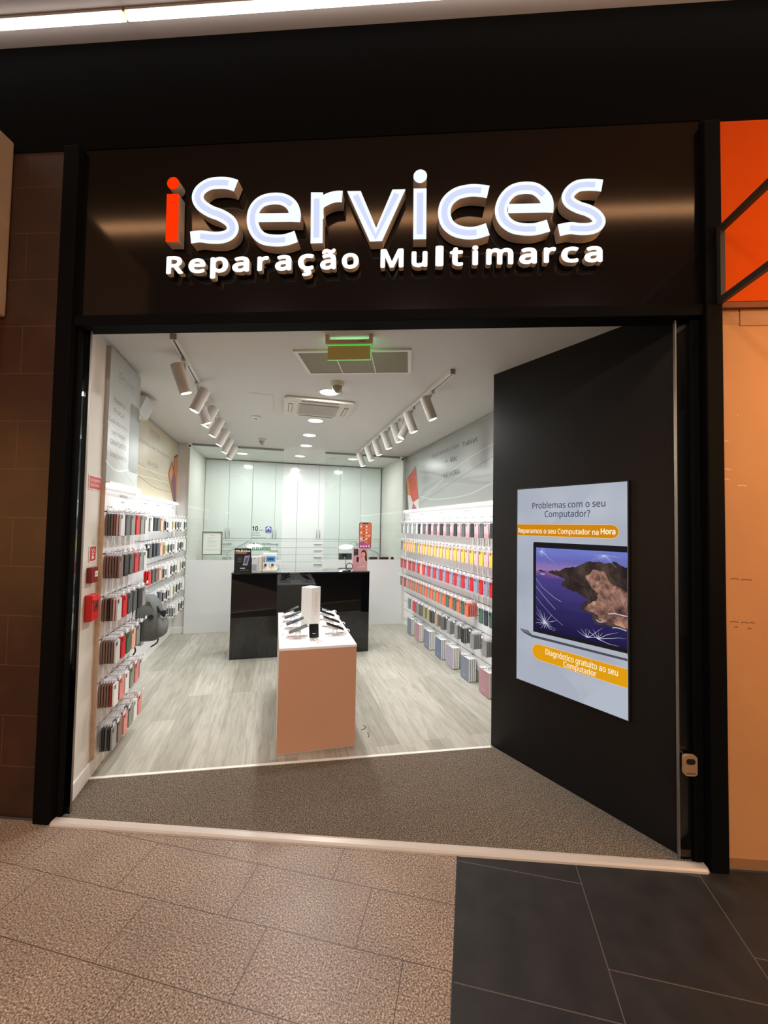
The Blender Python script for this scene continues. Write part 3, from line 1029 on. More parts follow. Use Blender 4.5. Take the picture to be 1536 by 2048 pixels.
# ceiling cassette
t = thing('ceiling_cassette', 'square white air conditioning cassette in the shop ceiling', 'air conditioner', (0.37, 4.0, ZC))
MB().prism(rrect(-0.325, 0.325, -0.3, 0.3, 0.03), CREAM_P, (0, 0, 0), (1, 0, 0), (0, -1, 0), 0.03).build('panel', t, bevel=0.006)
MB().box(-0.18, 0.18, -0.17, 0.17, -0.036, -0.03, mat('cassette_mesh', (176, 168, 158), 0.7)).build('intake_grille', t)
for a, (x0, x1, y0, y1) in enumerate(((-0.17, 0.17, -0.262, -0.225), (-0.17, 0.17, 0.225, 0.262), (-0.285, -0.245, -0.15, 0.15), (0.245, 0.285, -0.15, 0.15))):
    MB().box(x0, x1, y0, y1, -0.0315, -0.0295, mat('vane_gap', (120, 104, 84), 0.6)).box(x0 + 0.006, x1 - 0.006, y0 + 0.012, y1 - 0.012, -0.034, -0.0316, CREAM_P).build('outlet_vane', t)
g = MB()
for x0, x1, y0, y1 in ((-0.195, 0.195, -0.185, -0.178), (-0.195, 0.195, 0.178, 0.185), (-0.195, -0.188, -0.178, 0.178), (0.188, 0.195, -0.178, 0.178)):
    g.box(x0, x1, y0, y1, -0.034, -0.029, mat('cassette_line', (190, 182, 168), 0.5))
g.build('grille_border', t)
# detectors, sprinklers
t0 = thing('smoke_detector', 'conical smoke detector beside the first downlight', 'smoke detector', (0.455, 3.25, ZC), 0, 'smoke detectors')
MB().lathe([(0.056, 0.0), (0.058, -0.02), (0.05, -0.032)], CREAM_P, 24).lathe([(0.05, -0.032), (0.002, -0.034)], CREAM_P, 24, False).build('base', t0)
MB().lathe([(0.04, -0.034), (0.038, -0.05), (0.014, -0.085), (0.001, -0.087)], mat('detector_cage', (150, 142, 128), 0.5), 16).build('cage', t0)
dup(t0, (-0.21, 5.73, ZC), 0, 'conical smoke detector halfway to the partition')
t = thing('ceiling_sprinkler', 'small chrome sprinkler head hanging by the first downlight', 'sprinkler', (0.50, 3.36, ZC), 0, 'ceiling sprinklers')
MB().cyl((0, 0, 0), (0, 0, -0.04), 0.009, STEEL, n=10).build('stem', t)
MB().cyl((0, 0, -0.04), (0, 0, -0.046), 0.02, STEEL, n=12).build('deflector', t)
dup(t, (-0.19, 5.86, ZC), 0, 'small chrome sprinkler head beside the farther smoke detector')
t = thing('ceiling_sensor', 'small round white ceiling sensor near the access hatch', 'sensor', (-0.24, 4.56, ZC))
MB().lathe([(0.05, 0), (0.05, -0.012), (0.03, -0.02), (0.001, -0.022)], WHITE_P, 20).build('cover', t)
MB().lathe([(0.018, -0.022), (0.012, -0.03), (0.001, -0.032)], GREY_P, 14).build('sensor_eye', t)
t = thing('ceiling_sensor', 'small round white ceiling sensor behind the partition', 'sensor', (0.93, 7.05, ZC))
MB().lathe([(0.045, 0), (0.045, -0.012), (0.02, -0.024), (0.001, -0.026)], WHITE_P, 20).build('cover', t)
MB().lathe([(0.014, -0.026), (0.008, -0.032), (0.001, -0.033)], GREY_P, 14).build('sensor_eye', t)
# wedge loudspeaker above the beige banner
t = thing('wall_speaker', 'light grey wedge loudspeaker hung in the upper corner by the beige banner', 'loudspeaker', (-1.4085, 4.0, 2.565))
MB().prism([(0, 0), (0.20, 0), (0.265, 0.165), (0, 0.165)], mat('speaker_grey', (196, 194, 190), 0.5), (0, 0.26, 0), (1, 0, 0), (0, 0, 1), 0.26).build('cabinet', t, bevel=0.008)
MB().lathe([(0.05, 0.0), (0.045, -0.022), (0.025, -0.034), (0.001, -0.036)], WHITE_P, 20).build('dome', t, loc=(0.14, 0.1, 0.0))
# cameras at both ends of the partition
for x, y, lab in ((-1.235, 6.34, 'small white security camera over the framed certificate end of the partition'), (1.99, 6.36, 'small white security camera at the banner end of the partition')):
    t = thing('security_camera', lab, 'camera', (x, y, ZC), 0, 'security cameras on the partition')
    MB().cyl((0, 0, 0), (0, 0, -0.02), 0.03, WHITE_P, n=16).build('mount', t)
    MB().lathe([(0.001, -0.085), (0.02, -0.08), (0.033, -0.06), (0.036, -0.04), (0.03, -0.02)], WHITE_P, 20).build('body', t)
    MB().cyl((0.006, -0.03, -0.056), (0.008, -0.038, -0.06), 0.015, DARK_P, n=14).build('lens', t)

# ------------------------------------------------------------------ wall: banners, light strips, fire points
def ledstrip(x, y0, y1, z, side, lab):
    t = thing('led_strip', lab, 'light strip', (x, y0, z), 0, 'light strips under the banners')
    MB().box(min(0, side * 0.024), max(0, side * 0.024), 0.002, y1 - y0, 0.012, 0.024, WHITE_P).build('channel', t)
    MB().box(min(side * 0.002, side * 0.032), max(side * 0.002, side * 0.032), 0, y1 - y0, -0.012, 0.012, LED).build('diffuser', t)


ledstrip(-1.066, 2.967, 3.565, 1.838, 1, 'glowing white strip under the grey banner by the fire call points')
ledstrip(-1.409, 3.58, 6.43, 1.872, 1, 'glowing white strip under the beige banner')
ledstrip(2.072, 2.76, 6.385, 1.85, -1, 'glowing white strip under the long tablet banner')
GREYB = mat('silver_banner', (170, 174, 171), 0.3)
BEIGEB = mat('beige_banner', (204, 192, 166), 0.35)
LINE_D, LINE_L, SWOOSH = mat('banner_line', (140, 142, 140), 0.5), mat('banner_light', (206, 208, 205), 0.5), mat('banner_swoosh', (162, 165, 163), 0.5)
INKB, INKG = mat('banner_ink', (108, 111, 113), 0.6), mat('banner_ink_soft', (140, 143, 144), 0.6)


class Art:
    def __init__(s, mb, o, ex, ey):
        s.mb, s.o, s.ex, s.ey, s.k = mb, o, ex, ey, 0

    def poly(s, p, m):
        s.k += 1
        s.mb.flat(p, m, s.o, s.ex, s.ey, 0.00005 * s.k)

    def line(s, p, w, m):
        s.poly(stroke(p, w), m)

    def text(s, body, x0, x1, y0, y1, m, bold=0.0):
        s.k += 1
        s.mb.text(body, m, s.o, s.ex, s.ey, x0, x1, y0, y1, 0.00005 * s.k, bold, 3)


def phone_art(a, p, q, m_frame, m_screen, extra=()):
    a.poly(p, m_frame)
    a.poly(q, m_screen)
    for e, m in extra:
        a.poly(e, m)


# near banner (grey, battery text)
b = MB().box(-1.0918, -1.066, 2.967, 3.565, 1.8352, 2.745, GREYB)
a = Art(b, (-1.066, -0.035, 0), (0, 1, 0), (0, 0, 1))
a.line(catmull([(2.99, 2.25), (3.16, 2.19), (3.4, 2.05), (3.595, 1.99)]), 0.006, LINE_L)
a.line([(2.99, 2.10), (3.25, 1.99), (3.56, 1.868)], 0.004, LINE_D)
a.line(catmull([(2.99, 1.99), (3.2, 1.95), (3.595, 2.03)]), 0.01, LINE_L)
a.text('iServices', 3.145, 3.47, 2.585, 2.635, INKG)
a.text('Reparação Multimarca', 3.15, 3.46, 2.56, 2.575, INKG)
for s_, x0, x1, y0, y1, m_ in (('Bateria', 3.075, 3.285, 2.405, 2.437, INKB), ('Fraca?', 3.09, 3.285, 2.332, 2.364, INKB), ('Solicite-nos', 3.01, 3.345, 2.255, 2.288, INKG), ('um teste', 3.066, 3.308, 2.182, 2.212, INKG), ('GRATUITO', 3.038, 3.33, 2.113, 2.147, INKB), ('à sua bateria', 2.997, 3.36, 2.034, 2.072, INKG)):
    a.text(s_, x0, x1, y0, y1, m_)
a.poly(rrect(3.395, 3.598, 1.975, 2.487, 0.03)[:], mat('banner_phone_grey', (122, 126, 124), 0.4))
a.line([(3.595, 2.256), (3.46, 2.256), (3.46, 2.212), (3.595, 2.212)], 0.004, LINE_D)
o = b.build('wall_banner')
tag(o, 'tall silver grey wall banner about weak batteries, beside the fire call points', 'banner', 'wall banners above the cases')
# far banner (beige, smartphone)
b = MB().box(-1.4348, -1.409, 3.58, 6.43, 1.8702, 2.755, BEIGEB)
a = Art(b, (-1.409, 0, 0), (0, 1, 0), (0, 0, 1))
a.line(catmull([(3.7, 2.3), (4.72, 2.226), (5.4, 2.15), (6.02, 2.076)]), 0.005, LINE_D)
a.line(catmull([(3.7, 2.2), (4.717, 2.089), (5.334, 2.015), (6.10, 2.018)]), 0.006, mat('banner_line_dark', (120, 112, 98), 0.5))
a.line(catmull([(4.7, 2.19), (5.3, 2.20), (5.95, 2.22)]), 0.01, mat('banner_cream', (226, 218, 200), 0.4))
a.line(catmull([(4.7, 2.09), (5.3, 2.115), (5.95, 2.13)]), 0.012, mat('banner_cream', (226, 218, 200), 0.4))
a.text('iServices', 5.065, 5.49, 2.63, 2.682, INKG)
a.text('Reparação Multimarca', 5.07, 5.48, 2.603, 2.62, INKG)
a.text('Reparamos o seu Smartphone', 4.55, 5.94, 2.45, 2.50, INKG)
a.text('NA HORA', 5.036, 5.45, 2.247, 2.30, INKG)
PHK = mat('print_phone_frame', (74, 62, 58), 0.4)
a.poly([(6.22, 2.53), (6.42, 2.60), (6.428, 1.90), (6.3, 1.90), (6.19, 2.3)], PHK)
a.poly([(6.24, 2.515), (6.42, 2.57), (6.426, 1.92), (6.32, 1.92), (6.22, 2.3)], mat('print_orange', (198, 120, 66), 0.4))
a.poly([(6.115, 2.46), (5.925, 2.242), (6.27, 1.9), (6.385, 1.9), (6.33, 2.25)], PHK)
a.poly([(6.115, 2.43), (5.955, 2.242), (6.2, 1.99), (6.31, 1.99), (6.29, 2.25)], mat('print_orange', (198, 120, 66), 0.4))
a.poly([(6.2, 2.30), (6.10, 2.15), (6.27, 1.92), (6.36, 1.92), (6.31, 2.2)], mat('print_purple', (134, 88, 110), 0.4))
a.poly([(6.115, 2.42), (6.0, 2.25), (6.09, 2.15), (6.19, 2.33)], mat('print_salmon', (222, 146, 100), 0.4))
o = b.build('wall_banner')
tag(o, 'beige wall banner about smartphone repair with two orange phones', 'banner', 'wall banners above the cases')
# right banner (grey, tablets)
b = MB().box(2.072, 2.0978, 2.76, 6.385, 1.8452, 2.745, GREYB)
a = Art(b, (2.072, 0, 0), (0, -1, 0), (0, 0, 1))
a.poly(stroke(catmull([(-5.72, 2.43), (-5.1, 2.33), (-4.517, 2.194), (-4.0, 2.15), (-3.4, 2.13), (-2.77, 2.14)]), lambda t_: 0.035 * (1 - t_) + 0.008), SWOOSH)
a.poly(stroke(catmull([(-5.72, 2.02), (-5.456, 2.15), (-4.9, 2.2), (-4.516, 2.18), (-3.9, 2.09), (-3.4, 2.04), (-2.77, 2.02)]), lambda t_: 0.06 * math.sin(math.pi * min(1, 0.15 + t_)) + 0.006), SWOOSH)
a.line([(-5.682, 1.95), (-3.61, 2.313), (-2.77, 2.45)], 0.008, LINE_D)
a.line(catmull([(-5.69, 2.0), (-5.2, 2.12), (-4.4, 2.33), (-3.6, 2.44), (-2.77, 2.48)]), 0.009, LINE_L)
a.line(catmull([(-5.69, 2.06), (-5.1, 1.98), (-4.2, 1.97), (-3.6, 2.05), (-2.77, 2.2)]), 0.01, LINE_L)
a.text('iServices', -6.30, -5.88, 2.64, 2.69, INKG)
a.text('Reparação Multimarca', -6.30, -5.88, 2.60, 2.615, INKG)
a.text('Reparamos o seu', -5.227, -4.36, 2.555, 2.615, INKB)
a.text('Tablet', -4.27, -3.902, 2.535, 2.592, mat('banner_ink_bold', (76, 79, 82), 0.6), 0.006)
a.text('e', -4.75, -4.675, 2.424, 2.455, INKB)
a.text('Mac', -4.60, -4.408, 2.408, 2.472, mat('banner_ink_bold', (76, 79, 82), 0.6), 0.006)
a.text('NA HORA', -4.815, -4.331, 2.232, 2.296, mat('banner_ink_bold', (76, 79, 82), 0.6))
a.poly([(-6.38, 2.26), (-6.36, 2.35), (-6.2, 1.876), (-6.36, 1.876)], mat('print_dark_grey', (96, 98, 98), 0.4))
a.poly([(-6.37, 2.38), (-5.874, 2.545), (-5.695, 1.876), (-6.22, 1.876)], mat('print_teal_edge', (92, 104, 100), 0.4))
a.poly([(-6.34, 2.375), (-5.885, 2.525), (-5.715, 1.876), (-6.2, 1.876)], mat('print_red', (206, 78, 56), 0.4))
a.poly([(-6.34, 2.37), (-6.26, 2.40), (-6.12, 2.1), (-6.2, 2.05)], mat('print_yellow', (206, 150, 66), 0.4))
a.poly([(-6.26, 2.12), (-6.12, 2.1), (-5.99, 1.97), (-6.05, 1.876), (-6.2, 1.876)], mat('print_white', (220, 220, 214), 0.4))
a.poly([(-5.99, 1.985), (-5.735, 2.03), (-5.715, 1.876), (-5.8, 1.876)], mat('print_white', (220, 220, 214), 0.4))
a.poly([(-6.05, 1.876), (-5.97, 1.975), (-5.85, 1.876)], mat('print_magenta', (176, 84, 132), 0.4))
rng = random.Random(5)
for k in range(26):
    y_, z_ = rng.uniform(-6.12, -5.84), rng.uniform(2.06, 2.40)
    a.line([(y_, z_), (y_ + rng.uniform(-0.03, 0.03), z_ + rng.uniform(-0.03, 0.03))], 0.006, mat('print_fleck', (238, 170, 130), 0.4))
o = b.build('wall_banner')
tag(o, 'long silver grey wall banner about tablet repair, over the yellow cases', 'banner', 'wall banners above the cases')

RED = mat('fire_red', (206, 34, 34), 0.4)
RED2 = mat('sign_red', (196, 62, 58), 0.5)
DRED = mat('dark_red', (132, 34, 34), 0.45)


def on_wall(name, lab, cat, y0, z0):
    return thing(name, lab, cat, (-1.092, y0, z0))


ART_L = dict(ex=(0, 1, 0), ey=(0, 0, 1))
t = on_wall('safety_sign', 'small red sign with two lines of white text, the upper one by the entrance', 'sign', 2.785, 1.793)
MB().box(0, 0.004, 0, 0.175, 0, 0.088, PAPER).build('plate', t)
f = MB()
a = Art(f, (0.0042, 0, 0), (0, 1, 0), (0, 0, 1))
a.poly(rrect(0.008, 0.167, 0.006, 0.082, 0.004), RED2)
a.text('Corte geral de', 0.02, 0.156, 0.052, 0.07, PAPER)
a.text('electricidade', 0.025, 0.148, 0.022, 0.04, PAPER)
f.build('printed_face', t)
t = on_wall('safety_sign', 'small upright red fire alarm pictogram sign above the dark red box', 'sign', 2.83, 1.350)
MB().box(0, 0.004, 0, 0.10, 0, 0.10, PAPER).build('plate', t)
f = MB()
a = Art(f, (0.0042, 0, 0), (0, 1, 0), (0, 0, 1))
a.poly(rrect(0.008, 0.092, 0.006, 0.094, 0.004), RED2)
a.poly(disc(0.05, 0.028, 0.012), PAPER)
a.line([(0.03, 0.08), (0.045, 0.06), (0.06, 0.08), (0.075, 0.06)], 0.006, PAPER)
a.line([(0.035, 0.05), (0.065, 0.05)], 0.005, PAPER)
f.build('printed_face', t)
t = on_wall('fire_alarm_box', 'flat dark red alarm box with a small white label', 'alarm box', 2.812, 1.225)
MB().box(0, 0.03, 0, 0.085, 0, 0.094, DRED).build('housing', t, bevel=0.004)
f = MB().box(0.0302, 0.0312, 0.04, 0.08, 0.035, 0.07, PAPER)
f.dashes(INK, (0.0313, 0, 0), (0, 1, 0), (0, 0, 1), 0.048, 0.072, 0.048, 0.008, 2, 0.0003)
f.build('label', t)
t = on_wall('fire_call_point', 'bright red square fire call point with a clear lift cover', 'call point', 2.80, 0.997)
MB().box(0, 0.042, 0, 0.10, 0, 0.158, RED).build('housing', t, bevel=0.006)
MB().box(0.042, 0.0435, 0.02, 0.085, 0.055, 0.12, DRED).build('press_plate', t)
MB().flat([(0.035, 0.075), (0.075, 0.075), (0.075, 0.085), (0.055, 0.105)], DARK_P, (0.044, 0, 0), (0, 1, 0), (0, 0, 1)).build('arrow_mark', t)
MB().box(0.036, 0.05, -0.004, 0.104, 0.124, 0.132, RED).build('cover_hinge', t)

# ------------------------------------------------------------------ advertising screen on the black wall
SD = Vector((0.333, -0.943, 0)).normalized()
SN = Vector((-0.943, -0.333, 0)).normalized()
sa = Vector((1.577, 2.722, 0))
SRZ = math.atan2(SD.y, SD.x)
t = thing('display_screen', 'upright lit advertising screen with a cracked laptop on the black wall', 'screen', sa + SD * 0.2349 + SN * 0.001 + Vector((0, 0, 0.565)), SRZ)
# local x runs along the wall, local z up, local -y faces the shop
WS, HS = 0.727, 1.309
MB().box(-0.008, WS + 0.008, -0.016, 0.0, -0.008, HS + 0.008, DARK_P).build('bezel', t, bevel=0.002)
G_ = lambda n, c, k=1.0: glow('screen_' + n, c, k)
f = MB()


def screen_bg():
    m = bpy.data.materials.new('screen_background')
    m.use_nodes = True
    nt = m.node_tree
    nt.nodes.clear()
    v = mapped(nt)
    n1 = nd(nt, 'ShaderNodeTexNoise')
    n1.inputs['Scale'].default_value = 2.2
    nt.links.new(v, n1.inputs['Vector'])
    c = ramp(nt, n1.outputs['Fac'], [(0.3, (158, 164, 178)), (0.7, (182, 188, 200))])
    e = nt.nodes.new('ShaderNodeEmission')
    nt.links.new(c, e.inputs[0])
    e.inputs[1].default_value = 1.0
    oo = nt.nodes.new('ShaderNodeOutputMaterial')
    nt.links.new(e.outputs[0], oo.inputs[0])
    return m


def rock_mat(name, stops, scale):
    m = bpy.data.materials.new(name)
    m.use_nodes = True
    nt = m.node_tree
    nt.nodes.clear()
    v = mapped(nt, scale=(1, 1, 0.8))
    n1 = nd(nt, 'ShaderNodeTexNoise')
    n1.inputs['Scale'].default_value = scale
    n1.inputs['Detail'].default_value = 9
    n1.inputs['Roughness'].default_value = 0.7
    n1.inputs['Distortion'].default_value = 0.35
    nt.links.new(v, n1.inputs['Vector'])
    c = ramp(nt, n1.outputs['Fac'], stops)
    e = nt.nodes.new('ShaderNodeEmission')
    nt.links.new(c, e.inputs[0])
    oo = nt.nodes.new('ShaderNodeOutputMaterial')
    nt.links.new(e.outputs[0], oo.inputs[0])
    return m


f.flat([(0, 0), (WS, 0), (WS, HS), (0, HS)], screen_bg(), (0, -0.0163, 0), EXL, EZL)
a = Art(f, (0, -0.0163, 0), EXL, EZL)
X = lambda s_: s_ - 0.2349
Zs = lambda z_: z_ - 0.565
PP = lambda pts: [(X(s_), Zs(z_)) for s_, z_ in pts]
a.poly([(0.43, HS - 0.002), (0.55, HS - 0.002), (0.2, 0.80), (0.12, 0.86)], G_('streak', (172, 179, 193)))
a.poly([(X(0.5) + 0.19 * math.cos(k_), 0.0 + 0.14 * math.sin(k_)) for k_ in [i * math.pi / 20 for i in range(21)]], G_('circle', (168, 174, 188)))
a.poly([(WS - 0.0005, 0.0005), (WS - 0.0005, 0.19), (WS - 0.12, 0.15), (WS - 0.24, 0.04), (WS - 0.25, 0.0005)], G_('circle2', (178, 185, 198)))
SI = G_('ink', (72, 74, 92))
a.text('Problemas com o seu', X(0.355), X(0.842), Zs(1.738), Zs(1.78), SI, 0.008)
a.text('Computador?', X(0.449), X(0.753), Zs(1.68), Zs(1.722), SI, 0.008)
ORA = G_('orange', (206, 134, 14))
ORE = G_('orange_rim', (236, 190, 150))
bar = lambda x0, x1, z0, z1, rr_, left: ([(x0, z0)] + [(x1 - rr_ + rr_ * math.sin(t_), (z0 + z1) / 2 - rr_ * math.cos(t_)) for t_ in [i * math.pi / 12 for i in range(13)]] + [(x0, z1)]) if not left else ([(x1, z1)] + [(x0 + rr_ - rr_ * math.sin(t_), (z0 + z1) / 2 + rr_ * math.cos(t_)) for t_ in [i * math.pi / 12 for i in range(13)]] + [(x1, z0)])
a.poly(bar(0.001, X(0.918), Zs(1.552), Zs(1.633), 0.0405, False), ORE)
a.poly(bar(0.001, X(0.915), Zs(1.555), Zs(1.630), 0.0375, False), ORA)
SW = G_('white_text', (255, 240, 214))
a.text('Reparamos o seu Computador na', X(0.243), X(0.803), Zs(1.573), Zs(1.606), SW, 0.015)
a.text('Hora', X(0.815), X(0.898), Zs(1.578), Zs(1.61), SW, 0.03)
# laptop
a.poly(PP([(0.364, 1.505), (0.372, 1.513), (0.9615, 1.513), (0.9615, 0.915), (0.366, 0.915)]), G_('lid', (30, 28, 30)))
scr = [(0.386, 1.477), (0.9615, 1.479), (0.9615, 0.952), (0.386, 0.934)]


def sky_mat():
    m = bpy.data.materials.new('screen_sky')
    m.use_nodes = True
    nt = m.node_tree
    nt.nodes.clear()
    tc = nt.nodes.new('ShaderNodeTexCoord')
    sp_ = nd(nt, 'ShaderNodeSeparateXYZ')
    nt.links.new(tc.outputs['Object'], sp_.inputs[0])
    n1 = nd(nt, 'ShaderNodeTexNoise')
    n1.inputs['Scale'].default_value = 1.0
    n1.inputs['Detail'].default_value = 5
    mp = nt.nodes.new('ShaderNodeMapping')
    mp.inputs['Scale'].default_value = (4, 1, 26)
    nt.links.new(tc.outputs['Object'], mp.inputs[0])
    nt.links.new(mp.outputs[0], n1.inputs['Vector'])
    ad = nd(nt, 'ShaderNodeMath', operation='MULTIPLY_ADD')
    nt.links.new(n1.outputs['Fac'], ad.inputs[0])
    ad.inputs[1].default_value = 0.09
    nt.links.new(sp_.outputs[2], ad.inputs[2])
    mr = nd(nt, 'ShaderNodeMapRange')
    mr.inputs[1].default_value = 0.37
    mr.inputs[2].default_value = 0.96
    nt.links.new(ad.outputs[0], mr.inputs[0])
    c = ramp(nt, mr.outputs[0], [(0.0, (22, 16, 50)), (0.35, (48, 42, 92)), (0.66, (74, 64, 130)), (0.70, (112, 80, 138)), (0.76, (150, 118, 172)), (0.86, (104, 102, 176)), (1.0, (112, 126, 204))])
    e = nt.nodes.new('ShaderNodeEmission')
    nt.links.new(c, e.inputs[0])
    oo = nt.nodes.new('ShaderNodeOutputMaterial')
    nt.links.new(e.outputs[0], oo.inputs[0])
    return m


a.poly(PP(scr), sky_mat())
rg = random.Random(11)


def rough(pts, k=5, amp=0.004):
    out = []
    for p, q_ in zip(pts, pts[1:]):
        for i in range(k):
            t_ = i / k
            out.append((min(p[0] + (q_[0] - p[0]) * t_ + rg.uniform(-amp, amp), 0.9612), p[1] + (q_[1] - p[1]) * t_ + rg.uniform(-amp, amp)))
    return out + [pts[-1]]


ridge = rough([(0.470, 1.322), (0.50, 1.334), (0.55, 1.338), (0.60, 1.360), (0.66, 1.372), (0.70, 1.392), (0.74, 1.412), (0.80, 1.416), (0.85, 1.408), (0.90, 1.424), (0.93, 1.402), (0.9612, 1.392)])
shore = rough([(0.9612, 1.045), (0.90, 1.052), (0.85, 1.058), (0.79, 1.052), (0.765, 1.075), (0.77, 1.10), (0.69, 1.118), (0.70, 1.15), (0.74, 1.184), (0.68, 1.215), (0.60, 1.236), (0.560, 1.250), (0.60, 1.29), (0.53, 1.305)])
a.poly(PP([(0.400, 1.322), (0.42, 1.332), (0.44, 1.326), (0.47, 1.322), (0.44, 1.318)]), G_('islet', (44, 34, 60)))
a.poly(PP(ridge + shore), rock_mat('screen_dark_rock', [(0.3, (24, 18, 24)), (0.5, (58, 46, 44)), (0.62, (80, 66, 58)), (0.75, (104, 82, 74))], 9))
cliff = rough([(0.72, 1.32), (0.78, 1.37), (0.83, 1.36), (0.87, 1.30), (0.9612, 1.26), (0.9612, 1.06), (0.9, 1.065), (0.86, 1.075), (0.81, 1.075), (0.79, 1.11), (0.72, 1.125), (0.74, 1.16), (0.79, 1.19), (0.80, 1.23), (0.76, 1.26)])
a.poly(PP(cliff), rock_mat('screen_lit_rock', [(0.33, (40, 26, 28)), (0.46, (104, 74, 68)), (0.57, (158, 118, 102)), (0.68, (196, 158, 138))], 14))
FOAM = G_('foam', (206, 196, 214))
for pts in ([(0.86, 1.125), (0.90, 1.132), (0.9612, 1.128)], [(0.88, 1.05), (0.91, 1.056), (0.955, 1.048)], [(0.79, 1.075), (0.81, 1.068), (0.83, 1.072)], [(0.42, 1.305), (0.45, 1.303)]):
    a.line(PP(rough(pts, 4, 0.002)), 0.005, FOAM)
CRK = G_('crack', (206, 206, 226))


def cracks(cx, cz, rays, w=0.0022):
    for ang, ln in rays:
        p = [(cx, cz)]
        for i in range(4):
            an = math.radians(ang + rg.uniform(-9, 9))
            p.append((min(max(p[-1][0] + math.cos(an) * ln / 4, 0.387), 0.9610), min(max(p[-1][1] + math.sin(an) * ln / 4, 0.955), 1.474)))
        a.line(PP(p), lambda t_, w=w: w * (1.15 - t_), CRK)


cracks(0.425, 1.455, [(k_ * 32 + 200, 0.035) for k_ in range(8)] + [(-35, 0.13), (-30, 0.05), (-75, 0.04)])
cracks(0.835, 1.455, [(180, 0.06), (200, 0.08), (215, 0.05), (240, 0.04), (270, 0.03), (300, 0.04), (330, 0.06), (350, 0.09), (-45, 0.1)])
cracks(0.455, 0.992, [(k_ * 24, 0.045 + 0.02 * (k_ % 3)) for k_ in range(15)] + [(20, 0.1), (-28, 0.09), (125, 0.12), (140, 0.09)], 0.003)
cracks(0.735, 0.962, [(150, 0.07), (130, 0.06), (70, 0.05), (100, 0.05), (35, 0.12), (20, 0.08)], 0.003)
cracks(0.80, 0.968, [(150, 0.08), (120, 0.06), (60, 0.05), (30, 0.13), (12, 0.16), (-10, 0.12), (80, 0.04)], 0.003)
a.line(PP([(0.387, 1.27), (0.44, 1.215), (0.52, 1.165), (0.57, 1.145)]), 0.0016, CRK)
a.line(PP([(0.387, 1.22), (0.46, 1.15), (0.53, 1.09)]), 0.0016, CRK)
a.line(PP([(0.387, 1.15), (0.43, 1.11), (0.50, 1.05), (0.58, 1.0)]), 0.0012, CRK)
a.poly(PP([(0.262, 0.914), (0.9615, 0.927), (0.9615, 0.884), (0.36, 0.876), (0.30, 0.89)]), G_('base', (172, 178, 190)))
a.poly(PP([(0.262, 0.910), (0.36, 0.892), (0.9615, 0.899), (0.9615, 0.886), (0.36, 0.876), (0.30, 0.89)]), G_('base_edge', (74, 76, 88)))
a.poly(PP([(0.262, 0.914), (0.33, 0.915), (0.36, 0.892), (0.30, 0.898)]), G_('base_tip', (110, 112, 120)))
a.poly(bar(X(0.361), WS - 0.0005, Zs(0.738), Zs(0.844), 0.052, True), ORE)
a.poly(bar(X(0.364), WS - 0.0005, Zs(0.741), Zs(0.841), 0.049, True), G_('orange2', (222, 156, 18)))
a.text('Diagnóstico gratuito ao seu', X(0.461), X(0.911), Zs(0.790), Zs(0.828), SW, 0.012)
a.text('Computador', X(0.585), X(0.791), Zs(0.748), Zs(0.783), SW, 0.012)
f.build('screen', t)

# ------------------------------------------------------------------ glass partition, cabinets, counter
LOWW = mat('white_low_panel', (218, 221, 220), 0.3)
for x0, x1 in ((-1.249, 0.09), (0.735, 2.034)):
    struct('partition_wall', MB().box(x0, x1, 6.405, 6.445, 0, 1.055, LOWW), label='white low wall under the glass partition', bevel=0.002)
    g = MB().box(x0, x1, 6.419, 6.429, 1.056, 2.742, GLASS)
    struct('partition_glass', g, label='clear glass pane of the partition')
    struct('trim_1%d' % (0 if x0 < 0 else 1), MB().box(x0, x1, 6.412, 6.436, 2.74, 2.77, STEEL))
CABX = [-1.246, -0.431, 0.380, 1.190, 2.012]
HN = mat('cabinet_gap', (126, 132, 130), 0.5)
CNAME = ['first tall white cabinet with drawers, behind the framed certificate', 'second tall white cabinet with drawers, behind the black leaflet stand',
         'third tall white cabinet with drawers, seen through the partition gap', 'fourth tall white cabinet with drawers, behind the phone-shaped poster']
for i, (x0, x1) in enumerate(zip(CABX, CABX[1:])):
    t = thing('storage_cabinet', CNAME[i], 'cabinet', (x0, 7.80, 0), 0, 'tall white cabinets on the back wall')
    w = x1 - x0
    MB().box(0, w, 0.018, 0.055, 0, 2.755, HN).build('carcass', t)
    zt = 2.752
    for k in (0, 1):
        a_, b_ = (0.003, w / 2 - 0.002) if k == 0 else (w / 2 + 0.002, w - 0.003)
        d = MB().box(a_, b_, 0, 0.017, 1.338, zt, LACQ).build('door', t)
        hx = w / 2 + (-0.030 if k == 0 else 0.030)
        hb = MB().tube([(hx, 0, 1.355), (hx, -0.03, 1.355), (hx, -0.03, 1.505), (hx, 0, 1.505)], 0.006, STEEL)
        hb.build('handle', d)
    zz = [1.334, 1.290, 1.168, 1.040, 0.903, 0.78, 0.60, 0.40, 0.1]
    for k, (zb, za) in enumerate(zip(zz, zz[1:])):
        d = MB().box(0.003, w - 0.003, 0, 0.017, za + 0.002, zb - 0.002, LACQ).build('drawer', t)
        if k:
            hz = zb - 0.055
            MB().box(w / 2 - 0.075, w / 2 + 0.075, -0.02, -0.012, hz - 0.005, hz + 0.005, STEEL).box(w / 2 - 0.07, w / 2 - 0.062, -0.012, 0, hz - 0.004, hz + 0.004, STEEL).box(w / 2 + 0.062, w / 2 + 0.07, -0.012, 0, hz - 0.004, hz + 0.004, STEEL).build('handle', d)
